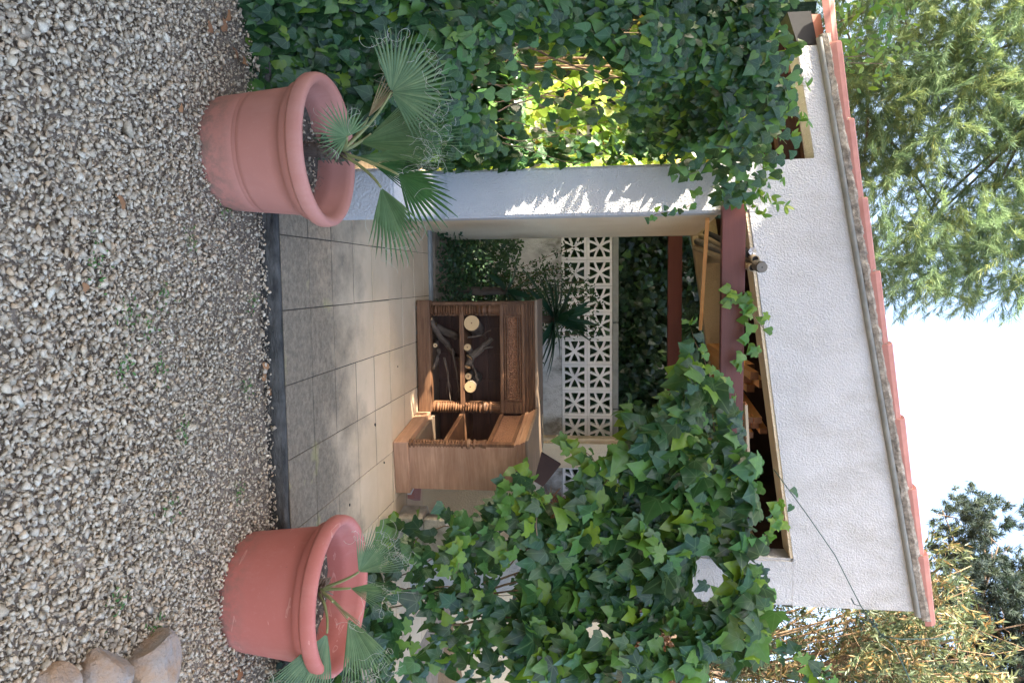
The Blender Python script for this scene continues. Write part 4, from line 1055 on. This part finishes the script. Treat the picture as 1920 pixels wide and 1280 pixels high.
def right_ivy():
    root = thing('ivy', (1.9, 4.4, 0), 'bushy large leaved ivy hanging over the right pillar and beam', 'ivy')
    # outline on the plane y = 4.4
    P = [(1.64, .09), (1.60, .226), (1.66, .413), (1.60, .50), (1.50, .553), (1.46, .70), (1.40, .88), (1.32, 1.06), (1.50, 1.151), (1.48, 1.249), (1.36, 1.356), (1.21, 1.453), (1.20, 1.57), (1.06, 1.665), (.90, 1.71), (.85, 1.815), (.77, 1.959),
         (.567, 2.045), (.442, 2.043), (.567, 2.151), (.77, 2.209), (.80, 2.35), (1.04, 2.41), (1.10, 2.50), (1.32, 2.46), (1.51, 2.44), (1.705, 2.47), (1.897, 2.53), (2.08, 2.62), (2.36, 2.45), (2.55, 1.1), (2.62, .038)]
    q = sample(P, 2550); x, z = q.T
    b = np.array([mnoise.noise(Vector((a*2.4, c*2.4, 31)))*.28+mnoise.noise(Vector((a*6, c*6, 4)))*.1 for a, c in zip(x, z)])
    y = 4.32-b+np.minimum(rng.exponential(.16, len(x)), .7)
    k = y/4.4; 
    gap = np.array([mnoise.noise(Vector((a*3.4, c*3.4, 55))) for a, c in zip(x, z)]); keep = ~(gap > .31)
    low = (z < 1.0) & (rng.random(len(x)) < .42); keep &= ~low
    pos = np.stack([x, y, z], 1)[keep]; N = len(pos)
    nr = np.tile([-.25, -1., .5], (N, 1)); size = np.clip(rng.lognormal(-2.22, .30, N), .045, .19)*np.where(pos[:, 2] < .8, .85, 1)
    ivy(root, pos, nr, size, [LOBED, LOBED2, LOBED], MT['ivy'], MT['ivyyoung'], 300, .17, .55)
    n4 = 420; g4 = np.stack([rng.uniform(1.66, 2.5, n4), rng.uniform(3.05, 4.1, n4), .03+rng.random(n4)*.16], 1); g4[:, 2] += np.where(g4[:, 1] > 3.2, .08, 0)
    m4 = frames(rng.normal(0, .7, (n4, 3))+np.array([0, -.5, 0]), np.tile([0, -.5, 1.], (n4, 1)), rng.uniform(.05, .10, n4), .3)
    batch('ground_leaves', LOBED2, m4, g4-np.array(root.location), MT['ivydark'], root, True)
    vines(root, [(rnd.uniform(1.7, 2.3), rnd.uniform(4.5, 4.9), rnd.uniform(.1, 1.6)) for _ in range(30)], 9, (-.15, .1, .8), .006)
right_ivy()
def trailers():
    root = thing('ivy_trailers', (.9, 4.7, 1.8), 'loose yellow green ivy shoots reaching left from the large leaved ivy towards the beam', 'ivy')
    S = []; bm = bmesh.new()
    for p0, p1 in [((1.1, 4.6, 1.75), (.62, 4.75, 2.02)), ((.95, 4.6, 2.2), (.34, 4.9, 2.1)), ((1.0, 4.6, 2.25), (.62, 5.0, 2.30)), ((1.25, 4.4, 1.55), (.80, 4.7, 1.72)), ((1.5, 4.2, 1.15), (1.14, 4.4, 1.07)), ((1.5, 4.3, .9), (1.22, 4.4, .98)), ((1.7, 4.1, .7), (1.38, 4.3, .62)), ((1.2, 4.4, 1.5), (1.02, 4.5, 1.35)), ((1.6, 4.4, 2.4), (1.35, 4.5, 2.62)), ((2.1, 4.2, 2.5), (2.28, 4.2, 2.80))]:
        p0, p1 = Vector(p0), Vector(p1); pts = [p0.lerp(p1, t/7)+Vector((0, 0, .05*math.sin(t/7*3.1)))+Vector((rnd.gauss(0, .008), 0, rnd.gauss(0, .008))) for t in range(8)]
        obj('stem', tube(bmesh.new(), [p-root.location for p in pts], [.004-.0004*i for i in range(8)], 5), MT['stem'], root, True)
        for p in pts[1:]:
            for _ in range(3): S.append((p.x+rnd.gauss(0, .035), p.y-.03+rnd.gauss(0, .03), p.z+rnd.gauss(0, .035)))
    bm.free(); S = np.array(S); ivy(root, S, np.tile([-.2, -1., .5], (len(S), 1)), rng.uniform(.05, .10, len(S)), [LOBED2, LOBED], MT['ivyyoung'], MT['ivy'], 300, .35, .5)
trailers()
def sprig():
    root = thing('ivy_sprig', (.32, 5.17, 2.5), 'small light green ivy sprig draped over the middle of the dark red beam', 'ivy')
    pts = [(.36, 5.2, 2.62), (.30, 5.17, 2.56), (.22, 5.16, 2.50), (.16, 5.16, 2.44), (.12, 5.17, 2.39)]
    pts2 = [(.24, 5.17, 2.51), (.40, 5.16, 2.50), (.50, 5.16, 2.52), (.56, 5.15, 2.48)]
    for p in (pts, pts2): obj('stem', tube(bmesh.new(), [Vector(a)-root.location for a in p], .003, 5), MT['stem'], root, True)
    pos = np.array([(a+rnd.gauss(0, .03), b-.03, c+rnd.gauss(0, .035)) for a, b, c in pts+pts2 for _ in range(3)])
    ivy(root, pos, np.tile([-.1, -1., .4], (len(pos), 1)), rng.uniform(.06, .10, len(pos)), [LOBED2, LOBED], MT['ivyyoung'], MT['ivyyoung'], 60, .3)
sprig()
def bank_ivy():
    root = thing('ivy_bank', (0, 9.3, 0), 'dark ivy covered bank behind the breeze block wall', 'ivy')
    q = sample([(-2.0, 1.0), (4.2, 1.0), (4.2, 3.0), (-2.0, 3.0)], 9000); x, z = q.T
    b = np.array([mnoise.noise(Vector((a*1.5, c*1.5, 71)))*.35+mnoise.noise(Vector((a*5, c*5, 4)))*.12 for a, c in zip(x, z)])
    y = 8.95+.22*(z-.9)-b+rng.exponential(.1, len(x)); y = np.maximum(y, 8.56)
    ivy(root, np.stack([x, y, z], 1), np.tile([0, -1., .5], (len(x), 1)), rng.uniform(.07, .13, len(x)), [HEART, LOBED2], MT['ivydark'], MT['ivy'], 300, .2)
    bm = bmesh.new(); prism(bm, [(-3.2, -.1), (4.6, -.1), (4.6, 3.0), (-3.2, 4.0)], .12, .5); obj('dark_core', bm, MT['hedge'], root)  # core coloured dark for shaded gaps, built tall to block sky light
bank_ivy()

# ---------------- plants in the bed
def bed_plants():
    root = thing('creeper', (0, 7.6, .1), 'tangled dark creeper covering the foot of the white wall behind the paving', 'creeper')
    q = sample([(-.45, .1), (1.3, .1), (1.2, .5), (.6, .55), (.4, .9), (.25, .75), (.15, .45), (-.05, .55), (-.2, .62), (-.45, .66)], 4600); x, z = q.T
    y = 8.1-1.8*rng.random(len(x))*(1-np.clip(z, 0, .9)); z = np.maximum(.12, z-.05*(8.1-y)); pos = np.stack([x, y, z], 1); N = len(x)
    m = frames(np.stack([rng.normal(0, .8, N), rng.normal(-.3, .4, N), rng.normal(.2, .7, N)], 1), np.tile([0, -1., .6], (N, 1)), rng.uniform(.03, .065, N), .3)
    batch('leaf_mass', OVAL, m, pos-np.array([0, 7.6, .1]), MT['creeper'], root)
    N = 3200; P_ = np.stack([rng.uniform(-.42, 1.2, N), rng.uniform(6.16, 8.1, N), .12+rng.exponential(.07, N)], 1)
    m = frames(rng.normal(0, .8, (N, 3)), np.tile([0, -.5, 1.], (N, 1)), rng.uniform(.03, .06, N), .4)
    batch('ground_leaves', OVAL, m, P_-np.array([0, 7.6, .1]), MT['creeper'], root)
    # soft light bush against the blocks
    root = thing('shrub', (.30, 7.9, .1), 'fine leaved light green shrub climbing from behind the cabinet up the breeze blocks', 'shrub')
    S = []; bm = bmesh.new()
    for _ in range(34):
        s = Vector((rnd.uniform(-.1, .75), rnd.uniform(7.6, 8.0), .2)); e = s+Vector((rnd.gauss(0, .18), .15, rnd.uniform(.6, 1.35)))
        pts = [s.lerp(e, t/9)+Vector((math.sin(t*.5)*.04, 0, 0)) for t in range(10)]; tube(bm, [p-root.location for p in pts], .003, 4, False)
        for p in pts[3:]:
            for _ in range(16): S.append((p+Vector((rnd.gauss(0, .03), rnd.gauss(0, .03), rnd.gauss(0, .03))))[:])
    obj('stems', bm, MT['stem'], root)['kind'] = 'stuff'
    S = np.array(S)-np.array(root.location); N = len(S)
    m = frames(rng.normal(0, 1, (N, 3))+np.array([0, -.2, .3]), np.tile([0, -1., .6], (N, 1)), rng.uniform(.02, .045, N), .3)
    batch('leaf_mass', OVAL, m, S, MT['creeper'], root)
    # spiky plants
    for (x, y, z, n, Ln, el, lb) in [(.38, 6.75, 1.08, 44, .60, 40, 'spiky palm like plant rising behind the cabinet top'), (.12, 6.95, .62, 12, .45, 70, 'low spiky plant between the cabinet and the white wall')]:
        root = thing('spiky_plant', (x, y, .1), lb, 'plant'); bm = bmesh.new(); tube(bm, [(0, 0, 0), (0, 0, z-.1)], [.045, .035], 8); obj('stalk', bm, MT['bark'], root, True)
        for k in range(n):
            a = k*2.4+rnd.uniform(-.2, .2); e = R(rnd.uniform(-25, 85)); d = Vector((math.cos(a)*math.cos(e), math.sin(a)*math.cos(e), math.sin(e))); V = []; F = []
            sd_ = d.cross(Vector((0, 0, 1))).normalized(); Lk = Ln*rnd.uniform(.65, 1.05)
            for i in range(6):
                t = i/5; p = Vector((0, 0, z-.1))+d*Lk*t+Vector((0, 0, -.22*Lk*t*t)); w_ = .034*math.sin(math.pi*(.15+.85*t))**.7 if i < 5 else 0
                V += [(p-sd_*w_)[:], (p+Vector((0, 0, -.3*w_)))[:], (p+sd_*w_)[:]]
            for i in range(5): b = 3*i; F += [(b, b+1, b+4), (b, b+4, b+3), (b+1, b+2, b+5), (b+1, b+5, b+4)]
            inst('leaf', np_mesh('leaf', np.array(V), np.array(F), MT['cycad'], np.full(18, rnd.random()*.5)), root)
bed_plants()

# ================================================================== BEYOND THE SHELTER
o = obj('boundary_wall', box(2.62, 6.0, 7.1, 7.3, -.05, 1.62, bev=.01), MT['beige']); tag(o, 'plain beige rendered boundary wall behind the large leaved ivy', 'wall')
def limb_tree(root, base, top, r0, limbs, mat):
    bm = bmesh.new(); base, top = Vector(base), Vector(top); n = 8
    pts = [base.lerp(top, i/n)+Vector((math.sin(i)*.05, math.cos(i*1.3)*.05, 0)) for i in range(n+1)]; tube(bm, pts, [r0*(1-.6*i/n) for i in range(n+1)], 10)
    obj('trunk', bm, mat, root, True); tips = []
    bm = bmesh.new()
    for (t, e, r) in limbs:
        s = base.lerp(top, t); e = Vector(e); m_ = (s+e)/2+Vector((rnd.gauss(0, .15), rnd.gauss(0, .15), .2)); q = [s*(1-k/8)**2+m_*2*(k/8)*(1-k/8)+e*(k/8)**2 for k in range(9)]
        tube(bm, q, [r*(1-.8*k/8) for k in range(9)], 6); tips += q[3:]
        for _ in range(5):
            s2 = q[rnd.randint(3, 8)]; e2 = s2+Vector((rnd.gauss(0, .5), rnd.gauss(0, .5), rnd.gauss(0, .4))); tube(bm, [s2, (s2+e2)/2+Vector((0, 0, .08)), e2], [r*.25, r*.15, .004], 4); tips += [e2, (s2+e2)/2]
    obj('limbs', bm, mat, root, True); return tips
def zero(name, lb, cat):
    return thing(name, (0, 0, 0), lb, cat)
def spray_cloud(root, C, K, ax_mean, ax_sd, L_, spread, size, mat, wmul=1.0, droop=.18, tmpl=None, name='foliage'):
    """twigs of fine leaves: C twig bases"""
    n = len(C); ax = rng.normal(0, 1, (n, 3))*np.array(ax_sd)+np.array(ax_mean); ax /= np.linalg.norm(ax, axis=1)[:, None]
    L = rng.uniform(*L_, n); t = rng.random((n, K)); d = ax[:, None, :]+rng.normal(0, spread, (n, K, 3))
    P = C[:, None, :]+ax[:, None, :]*(L[:, None]*t)[:, :, None]; P[:, :, 2] -= droop*t*t
    P = P.reshape(-1, 3); d = d.reshape(-1, 3); N = len(P)
    m = frames(d, rng.normal(0, 1, (N, 3)), rng.uniform(*size, N), .05); m[:, :, 0] *= wmul
    cl = np.repeat(rng.random(n)*.75, K)+rng.random(N)*.24
    batch(name, tmpl or NEEDLE, m, P, mat, root, tints=cl)
def clump_noise(C, f, off=0): return np.array([mnoise.noise(Vector((a*f, b*f*.6, c*f+off))) for a, b, c in C])
def feather_tree():
    root = zero('feathery_tree', 'tall tree with fine feathery yellow green foliage behind the roof', 'tree')
    limbs = [(rnd.uniform(.3, 1), (rnd.uniform(-4.8, .3), rnd.uniform(10.5, 13), rnd.uniform(4.9, 8.5)), .03) for _ in range(14)]
    limb_tree(root, (-3.6, 12.2, .5), (-2.6, 12.0, 8.5), .16, limbs, MT['bark'])
    P = [(-6.5, 3.4), (-4.6, 3.9), (-3.4, 4.2), (-2.4, 4.4), (-1.3, 4.6), (-.5, 4.9), (.1, 5.6), (.55, 6.1), (.65, 6.6), (.3, 7.2), (-.2, 8.0), (-.9, 9.5), (-2.4, 11), (-6.5, 11)]
    q = sample(P, 8500); C = np.stack([q[:, 0], rng.uniform(9.9, 13.2, len(q)), q[:, 1]], 1)
    nz = clump_noise(C, .95); edge = np.clip((C[:, 0]+2.2)/2.6, 0, 1)*.20+np.clip((C[:, 2]-6.2)/2.5, 0, 1)*.10
    C = C[nz > -.30+edge]
    spray_cloud(root, C, 120, (.45, -.1, -.05), (.5, .5, .45), (.3, .6), .38, (.09, .17), MT['feather'], .38, .16)
feather_tree()
def pine_tree():
    root = zero('pine_tree', 'distant dark bluish pine tree against the sky at the right', 'tree')
    limbs = [(rnd.uniform(.5, 1), (rnd.uniform(7.2, 14), rnd.uniform(23, 25.5), rnd.uniform(11.5, 15.5)), .09) for _ in range(24)]
    limb_tree(root, (13.2, 24.5, 0), (12.8, 24.5, 16.5), .35, limbs, MT['bark'])
    P = [(6.4, 12.6), (6.9, 12.0), (7.3, 11.8), (7.7, 12.5), (7.9, 11.9), (8.6, 12.2), (9.2, 10.8), (10.2, 10.0), (12, 9.5), (16, 9), (16, 17), (11, 17.5), (8.8, 15.5), (7.6, 14.6), (8.0, 13.6), (6.9, 13.6)]
    q = sample(P, 6500); C = np.stack([q[:, 0], rng.uniform(22.8, 26, len(q)), q[:, 1]], 1)
    nz = clump_noise(C, .9, 7); edge = np.clip((C[:, 0]-6.5)/3.0, 0, 1); C = C[nz > .16-.42*edge]
    spray_cloud(root, C, 60, (0, 0, .5), (.6, .5, .4), (.1, .28), .8, (.12, .24), MT['pine'], .9, 0)
pine_tree()
def olive_bush():
    root = zero('olive_shrub', 'tall grey green shrub with slender leaves at the right end of the roof', 'shrub')
    limbs = [(rnd.uniform(.3, 1), (rnd.uniform(2.9, 5.2), rnd.uniform(7.8, 9.2), rnd.uniform(2.9, 5.6)), .022) for _ in range(34)]
    limb_tree(root, (4.6, 8.8, .3), (4.7, 8.7, 4.4), .07, limbs, MT['stem'])
    P = [(2.5, 2.9), (2.9, 2.6), (6.0, 2.2), (6.0, 7.0), (5.1, 6.6), (4.3, 5.75), (3.9, 5.45), (3.35, 5.1), (2.75, 5.0), (3.0, 4.5), (2.6, 3.9)]
    q = sample(P, 3600); C = np.stack([q[:, 0], rng.uniform(7.6, 9.5, len(q)), q[:, 1]], 1); nz = clump_noise(C, 1.5, 3); edge = np.clip((C[:, 2]-4.3)/1.2, 0, 1)*.22
    C = C[nz > -.18+edge]
    spray_cloud(root, C, 26, (-.35, -.2, .35), (.5, .5, .5), (.25, .45), .6, (.06, .11), MT['olive'], 1.5, .05)
    root = zero('dry_pine_litter', 'rust coloured dead pine needles heaped on the bank above the beige wall', 'pine litter')
    q = rng.random((1700, 2))*np.array([3.4, 2.8])+np.array([2.5, 7.4]); C = np.array([(x, y, max(.2, hill(x, y))+rng.uniform(0, 1.5)) for x, y in q])
    spray_cloud(root, C, 34, (0, 0, -.2), (1, 1, 1), (.02, .2), .9, (.10, .2), MT['drypine'], .5, .05, name='needles')
olive_bush()
# shrub peeping over the roof at far left
def left_top():
    root = zero('roof_edge_shrub', 'sunlit light green leafy shrub above the left end of the roof', 'shrub')
    q = sample([(-2.9, 3.0), (-1.9, 3.15), (-1.55, 3.25), (-1.35, 3.5), (-1.5, 3.72), (-2.0, 3.8), (-2.9, 4.0)], 700); C = np.stack([q[:, 0], rng.uniform(5.6, 6.3, len(q)), q[:, 1]], 1)
    N = len(C); m = frames(rng.normal(0, 1, (N, 3)), np.tile([0, -1., .5], (N, 1)), rng.uniform(.05, .09, N), .3)
    batch('foliage', OVAL, m, C, MT['ivyyoung'], root)
    bm = bmesh.new()
    for _ in range(14): x = rnd.uniform(-2.8, -1.6); tube(bm, [(x, 6, 0), (x+.1, 6, 2), (x+rnd.uniform(-.2, .3), 6, 3.6)], [.012, .01, .003], 5)
    obj('stems', bm, MT['stem'], root, True)
left_top()

# tree and hedge added outside the frame to keep this corner in shade
def lump(name, parts_, lb, cat, leaf, n, size):
    root = zero(name, lb, cat); bm = bmesh.new(); S = []; NR = []
    for (c, r) in parts_:
        b2 = bmesh.new(); bmesh.ops.create_icosphere(b2, subdivisions=4, radius=1)
        for v in b2.verts:
            k = 1+.22*mnoise.noise(v.co*2.2+Vector(c))+.08*mnoise.noise(v.co*7+Vector(c)); nn = v.co.copy(); v.co = Vector((c[0]+v.co.x*r[0]*k, c[1]+v.co.y*r[1]*k, c[2]+v.co.z*r[2]*k))
            for _ in range(n): S.append((v.co+nn*rnd.uniform(0, .2)+Vector((rnd.gauss(0, .12), rnd.gauss(0, .12), rnd.gauss(0, .12))))[:]); NR.append(nn[:])
        me = bpy.data.meshes.new('t'); b2.to_mesh(me); b2.free(); bm.from_mesh(me)
    o = obj('crown', bm, MT['hedge'], root, True)
    S, NR = np.array(S), np.array(NR); N = len(S); m = frames(rng.normal(0, 1, (N, 3)), NR, rng.uniform(*size, N), .4)
    batch('leaf_mass', OVAL, m, S, leaf, root); return root
lump('sunblock_hedge', [((-4.1, -4.5, 2.6), (1.0, 3.0, 4.4)), ((-4.1, -.8, 2.8), (1.0, 2.6, 4.3)), ((-4.0, 2.0, 2.8), (.9, 1.9, 4.2))], 'unseen tall hedge added along the left side of the gravel to block the sun', 'hedge', MT['ivydark'], 2, (.1, .2))
t = lump('sunblock_tree', [((-5.8, 1.9, 6.6), (2.2, 1.7, 2.2)), ((-5.2, .5, 6.8), (2.2, 2.4, 2.3)), ((-4.4, 4.7, 6.1), (1.3, 1.5, 1.35)), ((-4.9, 7.6, 4.6), (1.5, 2.3, 2.2)), ((-4.5, 7.3, 1.7), (1.0, 1.7, 1.9))], 'unseen leafy tree added behind the hedge left of the shelter to block the sun', 'tree', MT['ivydark'], 2, (.12, .22))
bm = bmesh.new(); tube(bm, [(-5.9, 2.5, -.1), (-5.8, 2.6, 2.5), (-5.5, 2.6, 6)], [.25, .2, .15], 10); obj('trunk', bm, MT['bark'], t, True)

# ---------------- wire knotted at the right end of the fascia
def wire():
    root = zero('wire', 'green garden wire strung across the white fascia and knotted beyond its right end', 'wire')
    pts = [(1.33, 5.20, 2.70), (1.62, 5.16, 2.91), (1.9, 5.14, 3.10), (2.08, 5.14, 3.19), (2.24, 5.12, 3.27), (2.33, 5.1, 3.33), (2.43, 5.1, 3.40)]
    bm = bmesh.new(); tube(bm, pts, .0035, 6); 
    tube(bm, [(2.43, 5.1, 3.40), (2.5, 5.1, 3.48), (2.60, 5.1, 3.53), (2.75, 5.1, 3.6)], .0045, 6)
    tube(bm, [(2.43, 5.1, 3.40), (2.45, 5.1, 3.52), (2.44, 5.1, 3.66), (2.43, 5.1, 3.80)], .004, 6)
    tube(bm, [(2.24, 5.12, 3.27), (2.22, 5.1, 3.22), (2.18, 5.1, 3.20)], .004, 6)
    obj('strand', bm, MT['wire'], root, True)
    for cx, cz in ((2.27, 3.295), (2.33, 3.335), (2.36, 3.355), (2.43, 3.40)):
        bm = bmesh.new(); q = [Vector((cx+.016*math.cos(a*1.9)+.0*a, 5.1+.012*math.sin(a*2.3), cz+.016*math.sin(a*1.9))) for a in [k*.5 for k in range(14)]]; tube(bm, q, .004, 5); obj('knot', bm, MT['wire'], root, True)
wire()
